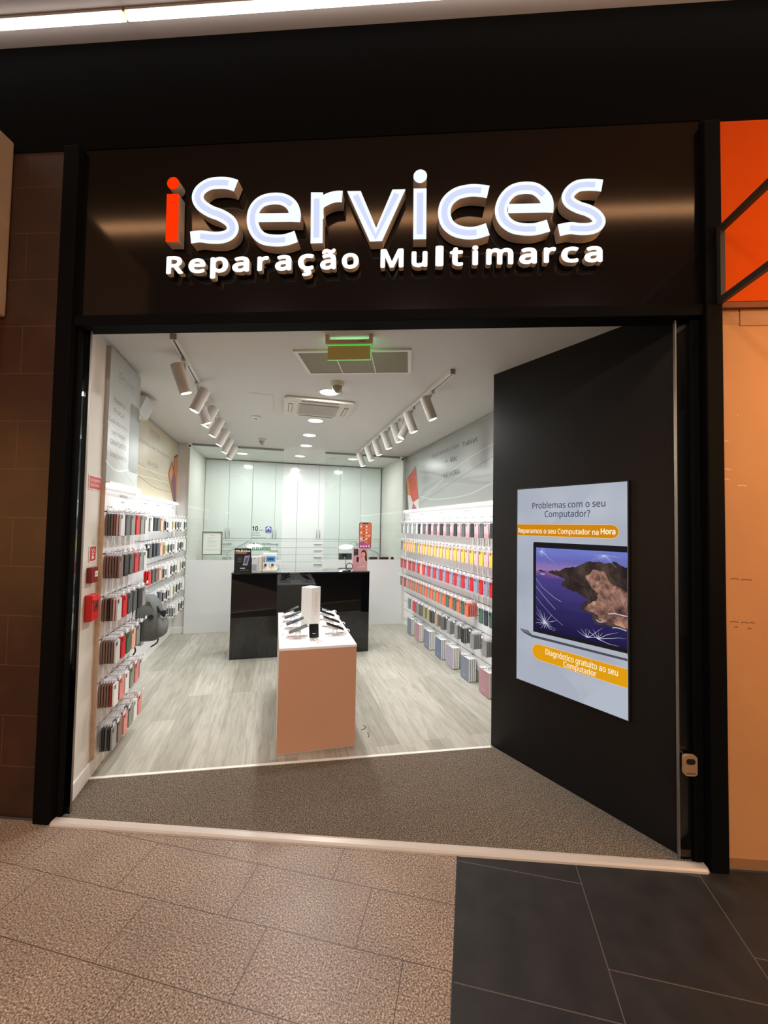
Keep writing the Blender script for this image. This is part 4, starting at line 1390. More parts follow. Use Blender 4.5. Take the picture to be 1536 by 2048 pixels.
# counter
t = thing('service_counter', 'glossy black service counter in front of the glass partition', 'counter', (-0.49, 5.085, 0))
MB().box(0, 1.672, 0, 0.46, 0.0, 1.002, GLOSS_BLACK).build('body', t, bevel=0.002)
MB().box(-0.004, 1.676, -0.004, 0.465, 1.002, 1.017, mat('counter_top_gloss', (30, 32, 33), 0.02, spec=0.9, coat=1.0)).build('worktop', t, bevel=0.002)
# benches behind the low walls with what shows over them
for x0, x1, lab in ((-1.24, 0.05, 'white workbench behind the left low wall, below the certificate'), (0.78, 2.02, 'white workbench behind the right low wall, under the dark monitor')):
    t = thing('workbench', lab, 'workbench', (x0, 6.47, 0), 0, 'workbenches behind the partition')
    MB().box(0, x1 - x0, 0, 0.6, 0.95, 0.98, LACQ).build('worktop', t)
    for xx in (0.02, x1 - x0 - 0.06):
        MB().box(xx, xx + 0.04, 0.05, 0.55, 0, 0.95, LACQ).build('leg', t)


def desk_lamp(x, lab, pts, head, flip):
    t = thing('desk_lamp', lab, 'lamp', (x, 6.8, 0.98), 0, 'white magnifier desk lamps')
    LW = mat('lamp_white', (206, 210, 208), 0.4)
    MB().cyl((0, 0, 0), (0, 0, 0.03), 0.07, LW, n=24).build('base', t, bevel=0.004)
    MB().tube(pts[:2], 0.011, LW).build('arm', t)
    MB().tube(pts[1:3], 0.010, LW).tube([(p[0], p[1] + 0.018, p[2] - 0.02) for p in pts[1:3]], 0.006, LW).build('arm', t)
    MB().cyl((pts[1][0], -0.03, pts[1][2]), (pts[1][0], 0.03, pts[1][2]), 0.022, LW, n=14).build('joint', t)
    MB().tube(catmull([pts[2], (pts[2][0] + 0.05 * flip, 0, pts[2][2] + 0.03), (head[0] - 0.0 * flip, 0, head[2] + 0.02)], 5), 0.009, LW).build('neck', t)
    MB().lathe([(0.124, 0.0), (0.12, 0.012), (0.09, 0.022), (0.001, 0.024)], LW, 28).build('lamp_shade', t, loc=head).rotation_euler = (math.radians(-22), 0, 0)
    MB().lathe([(0.118, -0.001), (0.0005, -0.002)][::1], glow('desk_lamp_glow', (255, 255, 250), 3.5), 28, False).build('lit_ring', t, loc=head).rotation_euler = (math.radians(-22), 0, 0)


desk_lamp(-0.70, 'white jointed magnifier lamp leaning over the black leaflet stand', [(0, 0, 0.03), (-0.045, 0, 0.165), (0.24, 0, 0.315)], (0.38, 0, 0.262), 1)
desk_lamp(1.70, 'white jointed magnifier lamp beside the phone-shaped poster', [(0, 0, 0.03), (0.045, 0, 0.15), (-0.36, 0, 0.325)], (-0.54, 0, 0.258), -1)
t = thing('computer_monitor', 'dark monitor whose top shows over the right low wall, under the lamp', 'monitor', (1.13, 6.62, 0.98))
MB().box(-0.12, 0.10, -0.01, 0.012, 0.035, 0.165, mat('monitor_dark', (74, 78, 76), 0.3)).build('screen_panel', t, bevel=0.003)
MB().box(-0.02, 0.02, 0.0, 0.02, 0.0, 0.04, DARK_P).box(-0.07, 0.07, -0.05, 0.06, 0.0, 0.008, DARK_P).build('stand', t)
for x_, w_, lab in ((1.515, 0.13, 'low black device on the right bench, nearer the phone-shaped poster'), (1.69, 0.15, 'low black device on the right bench, nearer the side wall')):
    t = thing('bench_device', lab, 'device', (x_, 6.52, 0.98), 0, 'black devices on the right bench')
    MB().box(0, w_, 0, 0.1, 0, 0.105, DARK_P).build('body', t, bevel=0.008)
    MB().box(0.01, w_ - 0.01, 0.02, 0.08, 0.105, 0.109, GREY_P).build('lid', t)
t = thing('bench_mouse', 'small round dark knob on the right bench beside the black devices', 'device', (1.90, 6.52, 0.98))
MB().lathe([(0.03, 0), (0.03, 0.09), (0.018, 0.108), (0.001, 0.112)], DARK_P, 16).build('body', t)
MB().lathe([(0.008, 0.112), (0.006, 0.116), (0.001, 0.117)], GREY_P, 10).build('button', t)

# framed certificate on the glass
t = thing('picture_frame', 'framed certificate with a thin dark frame on the glass partition', 'picture frame', (-1.036, 6.418, 1.134))
g = MB()
for x0, x1, z0, z1 in ((0, 0.274, 0, 0.012), (0, 0.274, 0.332, 0.344), (0, 0.012, 0.012, 0.332), (0.262, 0.274, 0.012, 0.332)):
    g.box(x0, x1, -0.018, 0, z0, z1, mat('thin_dark_frame', (84, 92, 88), 0.4))
g.build('border', t)
g = MB().box(0.012, 0.262, -0.008, -0.004, 0.012, 0.332, mat('certificate_paper', (216, 222, 214), 0.7))
for zz, x0, x1 in ((0.285, 0.11, 0.165), (0.255, 0.08, 0.2), (0.235, 0.07, 0.16), (0.205, 0.075, 0.195), (0.19, 0.075, 0.195), (0.175, 0.075, 0.185), (0.14, 0.07, 0.2), (0.12, 0.07, 0.19), (0.075, 0.04, 0.23)):
    g.flat([(x0, zz), (x1, zz), (x1, zz + 0.005), (x0, zz + 0.005)], INK if zz > 0.28 else mat('faint_print', (176, 184, 178), 0.7), (0, -0.0083, 0), EXL, EZL)
g.build('certificate', t)
# window stickers
t = thing('window_sticker', 'black lettered anniversary sticker reading 10 on the left glass pane', 'sticker', (-0.348, 6.4185, 1.384))
f = MB()
for s_, x0, x1, z0, z1, bo in (('10', 0.004, 0.088, 0.115, 0.187, 0.03), ('anos', 0.098, 0.165, 0.112, 0.135, 0.0), ('a cuidar', 0.004, 0.11, 0.075, 0.1, 0.0), ('dos seus', 0.004, 0.125, 0.037, 0.062, 0.0), ('equipamentos', 0.004, 0.215, 0.0, 0.022, 0.0)):
    f.text(s_, INK if bo == 0 else mat('sticker_black', (22, 22, 24), 0.5), (0, -0.0006, 0), EXL, EZL, x0, x1, z0, z1, 0.0, bo)
f.build('lettering', t)
MB().box(-0.002, 0.001, -0.0004, -0.0001, 0.0, 0.19, mat('sticker_film', (228, 230, 228), 0.5)).build('film_edge', t)
t = thing('window_sticker', 'square blue badge sticker with a white heart shape on the glass', 'sticker', (-0.152, 6.4185, 1.465))
MB().prism(rrect(0, 0.088, 0, 0.10, 0.012), mat('badge_blue', (64, 86, 160), 0.5), (0, 0, 0), EXL, EZL, 0.0006).build('badge', t)
f = MB()
f.flat(disc(0.044, 0.062, 0.03), PAPER, (0, -0.0008, 0), EXL, EZL).flat([(0.02, 0.052), (0.068, 0.052), (0.044, 0.024)], PAPER, (0, -0.0008, 0), EXL, EZL).flat(rrect(0.028, 0.06, 0.052, 0.074, 0.008), mat('badge_blue2', (110, 130, 190), 0.5), (0, -0.001, 0), EXL, EZL)
f.flat([(0.01, 0.008), (0.078, 0.008), (0.078, 0.016), (0.01, 0.016)], mat('badge_pale', (180, 190, 220), 0.5), (0, -0.0008, 0), EXL, EZL)
f.build('emblem', t)
GST = mat('rating_green', (56, 130, 92), 0.5)
t = thing('window_sticker', 'review site sticker with a green star and a row of five green boxes', 'sticker', (-0.341, 6.4185, 1.20))
star = lambda cx, cy, r: [(cx + (r if k % 2 == 0 else r * 0.42) * math.sin(k * math.pi / 5), cy + (r if k % 2 == 0 else r * 0.42) * math.cos(k * math.pi / 5)) for k in range(10)]
MB().flat(star(0.025, 0.104, 0.025), GST, (0, -0.0006, 0), EXL, EZL).build('star', t)
MB().text('Trustpilot', mat('sticker_black', (22, 22, 24), 0.5), (0, -0.0006, 0), EXL, EZL, 0.06, 0.268, 0.082, 0.122, 0, 0.01).build('lettering', t)
for k in range(5):
    x_ = 0.002 + k * 0.055
    MB().flat([(x_, 0.002), (x_ + 0.049, 0.002), (x_ + 0.049, 0.05), (x_, 0.05)], GST, (0, -0.0006, 0), EXL, EZL).flat(star(x_ + 0.0245, 0.025, 0.017), PAPER, (0, -0.0009, 0), EXL, EZL).build('star_box', t)
# phone shaped poster on the right pane
t = thing('phone_poster', 'large phone-shaped poster with an orange home screen on the right glass pane', 'poster', (1.300, 6.418, 1.237))
MB().prism(rrect(-0.008, 0.218, -0.008, 0.43, 0.035), PAPER, (0, 0, 0), EXL, EZL, 0.004).prism(rrect(0, 0.21, 0, 0.422, 0.03), mat('poster_phone_edge', (70, 62, 62), 0.4), (0, -0.004, 0), EXL, EZL, 0.002).build('phone_outline', t)
f = MB()
a = Art(f, (0, -0.0063, 0), EXL, EZL)
a.poly(rrect(0.01, 0.20, 0.01, 0.412, 0.024), mat('poster_orange', (206, 106, 74), 0.5))
a.poly([(0.01, 0.30), (0.045, 0.37), (0.055, 0.405), (0.01, 0.39)], mat('poster_tan', (196, 136, 84), 0.5))
a.poly([(0.012, 0.24), (0.06, 0.19), (0.13, 0.08), (0.2, 0.05), (0.2, 0.03), (0.012, 0.03)], mat('poster_pinkgrey', (196, 152, 142), 0.5))
a.poly([(0.012, 0.10), (0.06, 0.11), (0.12, 0.09), (0.17, 0.06), (0.2, 0.05), (0.2, 0.012), (0.012, 0.012)], mat('poster_magenta', (170, 66, 128), 0.5))
a.poly([(0.14, 0.14), (0.198, 0.20), (0.198, 0.06), (0.15, 0.08)], mat('poster_rust', (176, 82, 60), 0.5))
a.poly(rrect(0.06, 0.15, 0.395, 0.412, 0.006), mat('poster_phone_edge', (70, 62, 62), 0.4))
ic = [(232, 206, 190), (150, 46, 38), (240, 214, 190), (206, 80, 60), (120, 60, 50), (228, 180, 150)]
for r_ in range(6):
    for c_ in range(4):
        if (r_ in (1, 4) and c_ == 3) or (r_ == 5 and c_ > 1):
            continue
        x_, z_ = 0.024 + c_ * 0.045, 0.342 - r_ * 0.05
        a.poly(rrect(x_, x_ + 0.026, z_, z_ + 0.026, 0.007, 2), mat('poster_icon_%d' % ((r_ * 3 + c_) % 6), ic[(r_ * 3 + c_) % 6], 0.5))
for c_ in range(4):
    x_ = 0.022 + c_ * 0.045
    a.poly(rrect(x_, x_ + 0.028, 0.02, 0.048, 0.007, 2), mat('poster_icon_dock', (232, 200, 214), 0.5))
f.build('home_screen', t)

# ------------------------------------------------------------------ on the counter
ZK = 1.0172
t = thing('leaflet_stand', 'black leaflet stand headed PELÍCULA at the end of the counter', 'leaflet stand', (-0.475, 5.20, ZK))
MB().box(0, 0.193, 0.0, 0.012, 0, 0.285, mat('leaflet_black', (24, 22, 22), 0.4)).box(0, 0.193, 0.012, 0.08, 0, 0.006, DARK_P).build('stand', t)
f = MB()
a = Art(f, (0, -0.0003, 0), EXL, EZL)
a.text('PELÍCULA', 0.012, 0.182, 0.243, 0.272, PAPER, 0.04)
a.poly([(0.012, 0.222), (0.14, 0.222), (0.14, 0.236), (0.012, 0.236)], mat('leaflet_orange', (196, 112, 60), 0.5))
a.poly([(0.12, 0.192), (0.178, 0.2), (0.152, 0.078), (0.098, 0.078)], mat('leaflet_phone', (150, 150, 172), 0.4))
a.poly([(0.127, 0.17), (0.165, 0.178), (0.145, 0.1), (0.112, 0.1)], mat('leaflet_phone_dark', (84, 84, 110), 0.4))
for z_ in (0.166, 0.145, 0.124):
    a.poly([(0.04, z_), (0.085, z_), (0.085, z_ + 0.006), (0.04, z_ + 0.006)], mat('leaflet_grey', (120, 118, 118), 0.5))
a.poly([(0.07, 0.04), (0.125, 0.04), (0.125, 0.048), (0.07, 0.048)], PAPER)
a.line(catmull([(0.07, 0.01), (0.11, 0.022), (0.165, 0.018)]), 0.004, mat('leaflet_grey', (120, 118, 118), 0.5))
f.build('leaflet', t)
t = thing('leaflet_stand', 'second black leaflet stand with a blue edge, half hidden by the first', 'leaflet stand', (-0.30, 5.27, ZK))
MB().box(0, 0.05, 0, 0.012, 0, 0.185, mat('leaflet_black', (24, 22, 22), 0.4)).build('stand', t)
f = MB()
a = Art(f, (0, -0.0003, 0), EXL, EZL)
a.poly([(0.012, 0.07), (0.05, 0.07), (0.05, 0.15), (0.012, 0.15)], mat('leaflet_blue', (70, 130, 170), 0.5))
a.poly([(0.012, 0.16), (0.05, 0.16), (0.05, 0.185), (0.012, 0.185)], PAPER)
f.build('leaflet', t)
t = thing('card_box', 'pale clear-sided display box between the leaflet stand and the cutting machine', 'box', (-0.272, 5.19, ZK))
MB().box(0, 0.075, 0, 0.09, 0, 0.18, mat('pale_card', (204, 204, 212), 0.3)).build('body', t, bevel=0.003)
MB().box(0.004, 0.058, -0.001, 0, 0.012, 0.09, mat('grey_card', (150, 152, 158), 0.4)).build('lower_label', t)
MB().flat([(0.012, 0.17), (0.05, 0.17), (0.031, 0.155)], INK2, (0, -0.0006, 0), EXL, EZL).build('notch_mark', t)
t = thing('card_box', 'cream narrow box beside the cutting machine', 'box', (-0.193, 5.20, ZK))
MB().box(0, 0.05, 0, 0.11, 0, 0.185, CREAM_P).build('body', t, bevel=0.003)
MB().box(0.0, 0.05, 0, 0.11, 0.1852, 0.187, PAPER).build('lid', t)
t = thing('film_machine', 'white screen film machine with a blue display and two knobs', 'machine', (-0.14, 5.17, ZK))
MB().prism([(0, 0.012), (0.13, 0.012), (0.13, 0.18), (0.115, 0.225), (0, 0.225)], WHITE_P, (0, 0, 0), (0, 1, 0), (0, 0, 1), 0.158).build('body', t, bevel=0.005)
MB().box(-0.006, 0.166, -0.02, 0.14, 0, 0.032, CREAM_P).build('base', t, bevel=0.005)
MB().box(0.035, 0.145, -0.003, 0.0, 0.125, 0.19, mat('machine_blue', (76, 150, 210), 0.35)).build('display_frame', t)
MB().box(0.052, 0.125, -0.0045, -0.003, 0.142, 0.172, mat('machine_lcd', (40, 92, 140), 0.2)).build('display', t)
for x_ in (0.028, 0.112):
    MB().cyl((x_, 0, 0.086), (x_, -0.018, 0.086), 0.016, mat('knob_brown', (92, 78, 60), 0.4), n=16).build('knob', t)
MB().box(0.0725, 0.0755, -0.002, 0, 0.05, 0.115, GREY_P).build('divider', t)
for z_ in (0.13, 0.147, 0.164, 0.183):
    MB().box(0.006, 0.026, -0.003, 0, z_ - 0.005, z_ + 0.004, DARK_P if z_ < 0.18 else mat('button_orange', (204, 116, 70), 0.4)).build('button', t)
MB().tube(catmull([(0.158, 0.05, 0.08), (0.185, 0.05, 0.07), (0.19, 0.05, 0.035), (0.165, 0.06, 0.012)], 5), 0.0022, INK).build('cable', t)
t = thing('phone_holder', 'black wire ring phone holder on the counter by the pink leaflet', 'phone stand', (0.895, 5.165, ZK))
MB().cyl((0, 0, 0), (0, 0, 0.008), 0.055, DARK_P, n=28).build('base', t)
MB().tube([(-0.01, 0, 0.008), (-0.015, 0, 0.12), (-0.035, 0.0, 0.19)], 0.0045, STEEL).build('stem', t)
MB().tube([(0.035 + 0.042 * math.cos(k * 0.2618), -0.01, 0.056 + 0.046 * math.sin(k * 0.2618)) for k in range(25)], 0.005, DARK_P).build('ring', t)
MB().prism(rrect(-0.07, 0.0, 0.185, 0.225, 0.012), DARK_P, (0, 0.01, 0), EXL, EZL, 0.02).build('clamp', t, bevel=0.004)
t = thing('leaflet_stand', 'pink leaflet stand with a laughing woman pictured, at the counter end', 'leaflet stand', (0.985, 5.225, ZK))
MB().box(0, 0.195, 0.0, 0.012, 0, 0.285, mat('leaflet_pink', (206, 140, 152), 0.5)).box(0, 0.195, 0.012, 0.08, 0, 0.006, WHITE_P).build('stand', t)
f = MB()
a = Art(f, (0, -0.0003, 0), EXL, EZL)
a.poly(rrect(0.015, 0.07, 0.195, 0.28, 0.003, 2), mat('leaflet_black', (24, 22, 22), 0.4))
for z_, x0, x1 in ((0.262, 0.022, 0.06), (0.238, 0.026, 0.058), (0.208, 0.024, 0.06)):
    a.poly([(x0, z_), (x1, z_), (x1, z_ + 0.007), (x0, z_ + 0.007)], mat('leaflet_grey', (120, 118, 118), 0.5))
HAIR, SKIN, TOP_ = mat('print_hair', (74, 36, 36), 0.5), mat('print_skin', (214, 164, 146), 0.5), mat('print_blouse', (196, 150, 152), 0.5)
a.poly(catmull([(0.11, 0.20), (0.112, 0.24), (0.135, 0.268), (0.165, 0.262), (0.182, 0.225), (0.19, 0.17), (0.192, 0.12), (0.165, 0.13), (0.15, 0.165), (0.118, 0.172)], 4), HAIR)
a.poly(catmull([(0.05, 0.0005), (0.06, 0.05), (0.09, 0.095), (0.105, 0.14), (0.13, 0.15), (0.17, 0.13), (0.19, 0.08), (0.192, 0.0005)], 4), TOP_)
a.poly(disc(0.140, 0.208, 0.027, 0.036), SKIN)
a.poly([(0.128, 0.18), (0.155, 0.18), (0.165, 0.14), (0.125, 0.145)], SKIN)
a.poly(catmull([(0.122, 0.232), (0.14, 0.246), (0.164, 0.228), (0.168, 0.205), (0.155, 0.236), (0.13, 0.238)], 3), HAIR)
a.poly(disc(0.139, 0.190, 0.012, 0.009, 12), mat('print_mouth', (150, 60, 66), 0.5))
a.poly([(0.129, 0.193), (0.149, 0.193), (0.147, 0.189), (0.131, 0.189)], PAPER)
for x_ in (0.129, 0.150):
    a.poly(disc(x_, 0.215, 0.004, 0.0025, 8), HAIR)
    a.line([(x_ - 0.006, 0.222), (x_, 0.2245), (x_ + 0.006, 0.222)], 0.002, HAIR)
a.line([(0.139, 0.213), (0.136, 0.202), (0.140, 0.2015)], 0.0015, mat('print_skin_shade', (180, 126, 112), 0.5))
a.poly([(0.075, 0.09), (0.086, 0.10), (0.105, 0.13), (0.092, 0.145), (0.072, 0.11)], SKIN)
a.poly(rrect(0.05, 0.08, 0.108, 0.175, 0.005, 2), mat('leaflet_black', (24, 22, 22), 0.4))
for k in range(4):
    a.line([(0.078, 0.118 + k * 0.01), (0.088, 0.121 + k * 0.01)], 0.006, SKIN)
a.poly([(0.13, 0.155), (0.178, 0.118), (0.172, 0.106), (0.126, 0.14)], SKIN)
a.line(catmull([(0.06, 0.03), (0.12, 0.05), (0.16, 0.045)]), 0.008, mat('print_fold', (226, 176, 180), 0.5))
f.build('leaflet', t)

# ------------------------------------------------------------------ display plinth with phones
COPPER = mat('copper_laminate', (200, 152, 124), 0.5)
TOPW = mat('plain_white_top', (244, 244, 248), 0.25)  # plain white surface colour, no glow of its own
t = thing('display_plinth', 'copper fronted display plinth with a white top holding phones', 'display plinth', (0.046, 2.94, 0))
MB().box(0, 0.549, 0.004, 1.19, 0.0, 0.712, mat('plinth_side', (214, 204, 194), 0.5)).build('body', t)
MB().box(-0.001, 0.55, 0.0, 0.004, 0.006, 0.714, COPPER).build('front_panel', t)
MB().box(-0.002, 0.551, -0.002, 1.192, 0.714, 0.733, TOPW).build('top', t, bevel=0.002)
ZP = 0.7335
t = thing('display_tower', 'white square display column standing cornerwise on the plinth', 'display column', (0.312, 3.574, ZP), math.radians(45))
MB().box(-0.058, 0.058, -0.058, 0.058, 0, 0.33, WHITE_P).build('body', t, bevel=0.002)
f = MB()
f.text('iServices', mat('tower_print', (222, 184, 160), 0.5), (0.0583 * 0 + 0.0, -0.0584, 0), (0, 0, -1), (1, 0, 0), -0.285, -0.09, -0.018, 0.024, 0.0)
f.build('lettering', t)
PH_D, PH_G = mat('phone_dark', (52, 52, 50), 0.25), mat('phone_grey', (120, 118, 114), 0.3)
PH_B = mat('phone_bronze', (92, 78, 66), 0.3)
CAB = mat('white_cable', (236, 236, 238), 0.4)
CLEARP = mat('clear_acrylic', (214, 216, 220), 0.15)
PINKC, GREYC = mat('pink_card', (226, 190, 182), 0.5), mat('light_card', (206, 200, 196), 0.5)


def show_phone(x, y, side, body, card, lab, slab):
    """side -1: phone leans low towards the left edge of the plinth; +1 towards the right edge; 0 faces the front"""
    t = thing('phone_stand', slab, 'phone stand', (x, y, ZP), 0, 'white phone stands on the plinth')
    if side:
        s = side
        MB().box(-0.025, 0.025, -0.02, 0.02, 0, 0.014, CLEARP).box(-0.018, -0.012, -0.012, 0.012, 0.014, 0.043, CLEARP).box(0.012, 0.018, -0.012, 0.012, 0.014, 0.043, CLEARP).build('base', t)
        u_ = lambda x_: 0.0616 - 0.384 * s * x_
        MB().prism([(-0.022, 0.0432), (0.022, 0.0432), (0.022, u_(0.022)), (-0.022, u_(-0.022))], CLEARP, (0, 0.018, 0), EXL, EZL, 0.036).build('holder', t)
        MB().tube([(s * (0.096 + 0.019 * math.cos(k * 0.45)), -0.01, 0.0235 + 0.018 * math.sin(k * 0.45)) for k in range(11)] + [(s * 0.06, -0.008, 0.008), (s * 0.024, -0.006, 0.008)], 0.0042, CAB).build('cable', t)
        MB().box(-0.075, 0.075, 0.024, 0.030, 0.0, 0.012, card).build('label_strip', t)
    else:
        MB().box(-0.03, 0.03, -0.02, 0.02, 0, 0.012, CLEARP).build('base', t)
        MB().box(-0.012, 0.012, 0.006, 0.012, 0.012, 0.05, CLEARP).build('holder', t)
        MB().tube(catmull([(0.0, -0.022, 0.012), (0.0, -0.045, 0.02), (0.015, -0.07, 0.006), (0.03, -0.085, 0.005)], 5), 0.004, CAB).build('cable', t)
        MB().box(0.032, 0.062, -0.05, 0.015, 0.0, 0.004, card).build('label_strip', t)
    p = bpy.data.objects.new('mobile_phone', None)
    COL.objects.link(p)
    tag(p, lab, 'phone', 'phones on the plinth')
    if side:
        p.location = (x, y, ZP + 0.0665)
        p.rotation_euler = (0, math.radians(21) * side, 0)
        MB().prism(rrect(-0.074, 0.074, -0.0365, 0.0365, 0.012), body, (0, 0, -0.0038), (1, 0, 0), (0, 1, 0), 0.0076).build('body', p)
        MB().flat(rrect(-0.071, 0.071, -0.0335, 0.0335, 0.01), mat('phone_glass', (20, 20, 22), 0.08), (0, 0, 0.0039), (1, 0, 0), (0, 1, 0)).build('screen', p)
    else:
        p.location = (x, y + 0.001, ZP + 0.015)
        p.rotation_euler = (math.radians(-24), 0, 0)
        MB().prism(rrect(-0.036, 0.036, 0.0, 0.105, 0.01), body, (0, 0.0, 0), EXL, EZL, 0.0078).build('body', p)
        MB().flat(rrect(-0.033, 0.033, 0.003, 0.102, 0.008), mat('phone_glass', (62, 62, 58), 0.25), (0, -0.0079, 0), EXL, EZL).build('screen', p)


Lab = 'phone leaning on its stand beside the white column, %s row from the copper front, %s half'
for i, (y, x, s, body, card) in enumerate(((3.19, 0.185, -1, PH_G, PINKC), (3.46, 0.175, -1, PH_D, GREYC), (3.70, 0.165, -1, PH_D, GREYC), (3.92, 0.16, -1, PH_D, GREYC),
                                           (3.22, 0.475, 1, PH_B, GREYC), (3.46, 0.478, 1, PH_B, GREYC), (3.72, 0.47, 1, PH_D, PINKC), (3.95, 0.475, 1, PH_D, GREYC))):
    hf = 'left' if s < 0 else 'right'
    nm = {id(PH_G): 'grey', id(PH_D): 'dark', id(PH_B): 'bronze'}[id(body)]
    show_phone(x, y, s, body, card, '%s phone leaning on its stand, %s from the copper front, %s column' % (nm, ORD[i % 4], hf),
               'white phone stand with cable loop, %s from the copper front, %s column' % (ORD[i % 4], hf))
show_phone(0.30, 3.10, 0, PH_D, GREYC, 'dark phone propped upright at the copper front, facing out of the shop', 'small clear stand at the copper front with a white curled cable')
# two loose threads on the floor
for x_, y_, l_, lab in ((0.69, 3.15, 0.05, 'curled black thread on the oak floor beside the plinth'), (0.715, 3.03, 0.02, 'tiny black scrap on the oak floor beside the plinth')):
    tb = MB().tube(catmull([(0, 0, 0.003), (l_ * 0.5, 0.01, 0.003), (l_ * 0.8, 0.04, 0.003), (l_ * 0.6, 0.07, 0.003)], 4), 0.0022, DARK_P, n=5)
    tag(tb.build('thread_scrap', None, (x_, y_, 0)), lab, 'scrap')

# ------------------------------------------------------------------ products on hooks
CC = {'black': (42, 42, 45), 'dark grey': (88, 92, 92), 'grey': (140, 142, 140), 'brown': (124, 98, 92), 'red': (206, 44, 46), 'dark red': (148, 46, 50), 'yellow': (230, 190, 76), 'pink': (220, 176, 180),
      'clear pink': (204, 170, 176), 'lavender': (150, 152, 182), 'orange': (232, 108, 72), 'green': (78, 112, 96), 'sage': (134, 146, 136), 'navy': (62, 68, 86), 'clear': (206, 208, 210), 'peach': (226, 178, 154),
      'salmon': (220, 136, 130), 'white': (232, 232, 230), 'olive': (160, 150, 104), 'tan': (172, 148, 124)}
HOLE = mat('camera_hole', (44, 40, 44), 0.4)
TABM = mat('clear_hang_tab', (224, 226, 232), 0.25)
PINKP = mat('pink_print', (222, 136, 150), 0.5)


def case_mat(c):
    return mat('case_' + c.replace(' ', '_'), CC[c], 0.4)


PROTO = {}


def hang_tab(mb, w=0.034):
    """a flat card with an eye for the hook at the origin"""
    for x0, x1, z0, z1 in ((-w / 2, -0.006, -0.013, 0.012), (0.006, w / 2, -0.013, 0.012), (-0.006, 0.006, 0.006, 0.012), (-0.006, 0.006, -0.013, -0.006)):
        mb.box(x0, x1, -0.0006, 0.0006, z0, z1, TABM)
    return mb


def make_case(c):
    t = thing('phone_case', None, 'phone case')
    s = MB().prism(rrect(-0.037, 0.037, -0.157, -0.013, 0.011, 3), case_mat(c), (0, 0.0055, 0), EXL, EZL, 0.010, smooth=False)
    if c == 'clear pink':
        s.prism([(-0.033, -0.153), (0.033, -0.153), (0.03, -0.13), (0.012, -0.105), (-0.008, -0.12), (-0.03, -0.1)], PINKP, (0, -0.0045, 0), EXL, EZL, 0.0008)
    s.build('shell', t)
    MB().flat(rrect(-0.032, -0.012, -0.046, -0.018, 0.006, 2), HOLE, (0, -0.0054, 0), EXL, EZL).build('camera_opening', t)
    hang_tab(MB()).build('hang_tab', t)
    return t


def make_wallet(c):
    t = thing('wallet_case', None, 'wallet case')
    MB().prism(rrect(-0.04, 0.04, -0.163, -0.013, 0.006, 2), case_mat(c), (0, 0.007, 0), EXL, EZL, 0.013).build('cover', t)
    MB().box(-0.037, 0.0402, -0.004, 0.005, -0.160, -0.016, GREY_P).build('inner_edge', t)
    hang_tab(MB()).build('hang_tab', t)
    return t


def make_box(c):
    """white carton for a tablet cover, coloured front"""
    t = thing('tablet_box', None, 'box')
    MB().box(-0.097, 0.097, -0.008, 0.0085, -0.245, -0.012, WHITE_P).build('carton', t, bevel=0.001)
    f = MB().box(-0.0965, 0.0965, -0.0088, -0.0081, -0.244, -0.013, case_mat(c))
    f.dashes(mat('carton_print', (206, 210, 218), 0.5), (0, -0.0089, 0), EXL, EZL, -0.03, 0.03, -0.203, 0.005, 4, 0.0002)
    f.build('printed_front', t)
    hang_tab(MB(), 0.05).build('hang_tab', t)
    return t


def make_acc(c):
    t = thing('accessory_pack', None, 'accessory pack')
    MB().box(-0.042, 0.042, -0.012, 0.012, -0.175, -0.013, WHITE_P).build('carton', t, bevel=0.001)
    MB().box(-0.032, 0.032, -0.0132, -0.0121, -0.125, -0.055, case_mat(c)).box(-0.036, 0.036, -0.0131, -0.0121, -0.172, -0.15, case_mat(c)).build('printed_front', t)
    MB().box(-0.0428, -0.0421, -0.009, 0.009, -0.15, -0.05, case_mat(c)).build('printed_side', t)
    hang_tab(MB()).build('hang_tab', t)
    return t


MK = {'case': make_case, 'wallet': make_wallet, 'box': make_box, 'acc': make_acc}


def put(kind, c, loc, rz, label, group):
    k = (kind, c)
    if k not in PROTO:
        o = MK[kind](c)
        PROTO[k] = o
        o.location, o.rotation_euler = loc, (0, 0, rz)
        tag(o, label, None, group)
        KIDS[o.name] = [(ch, []) for ch in o.children]
        return o
    return dup(PROTO[k], loc, rz, label, group)


def hook(L, loc, rz, label, group, dark=False):
    k = ('hook', round(L, 3), dark)
    if k not in PROTO:
        t = thing('display_hook', None, 'hook')
        MB().tube([(0, 0, 0), (0, -L, 0), (0, -L - 0.012, 0.008), (0, -L - 0.016, 0.016)], 0.0028, DARK_P if dark else WIRE, n=6).build('rod', t)
        MB().box(-0.014, 0.014, -0.003, 0.0, -0.006, 0.02, WIRE).build('clip', t)
        MB().box(-0.017, 0.017, -L - 0.0205, -L - 0.0190, 0.008, 0.03, PAPER).build('price_tag', t)
        PROTO[k] = t
        t.location, t.rotation_euler = loc, (0, 0, rz)
        tag(t, label, None, group)
        KIDS[t.name] = [(ch, []) for ch in t.children]
        return t
    return dup(PROTO[k], loc, rz, label, group)


RR, RL = -math.pi / 2, math.pi / 2
ROWN = ['top', 'second', 'third', 'fourth', 'fifth', 'bottom']
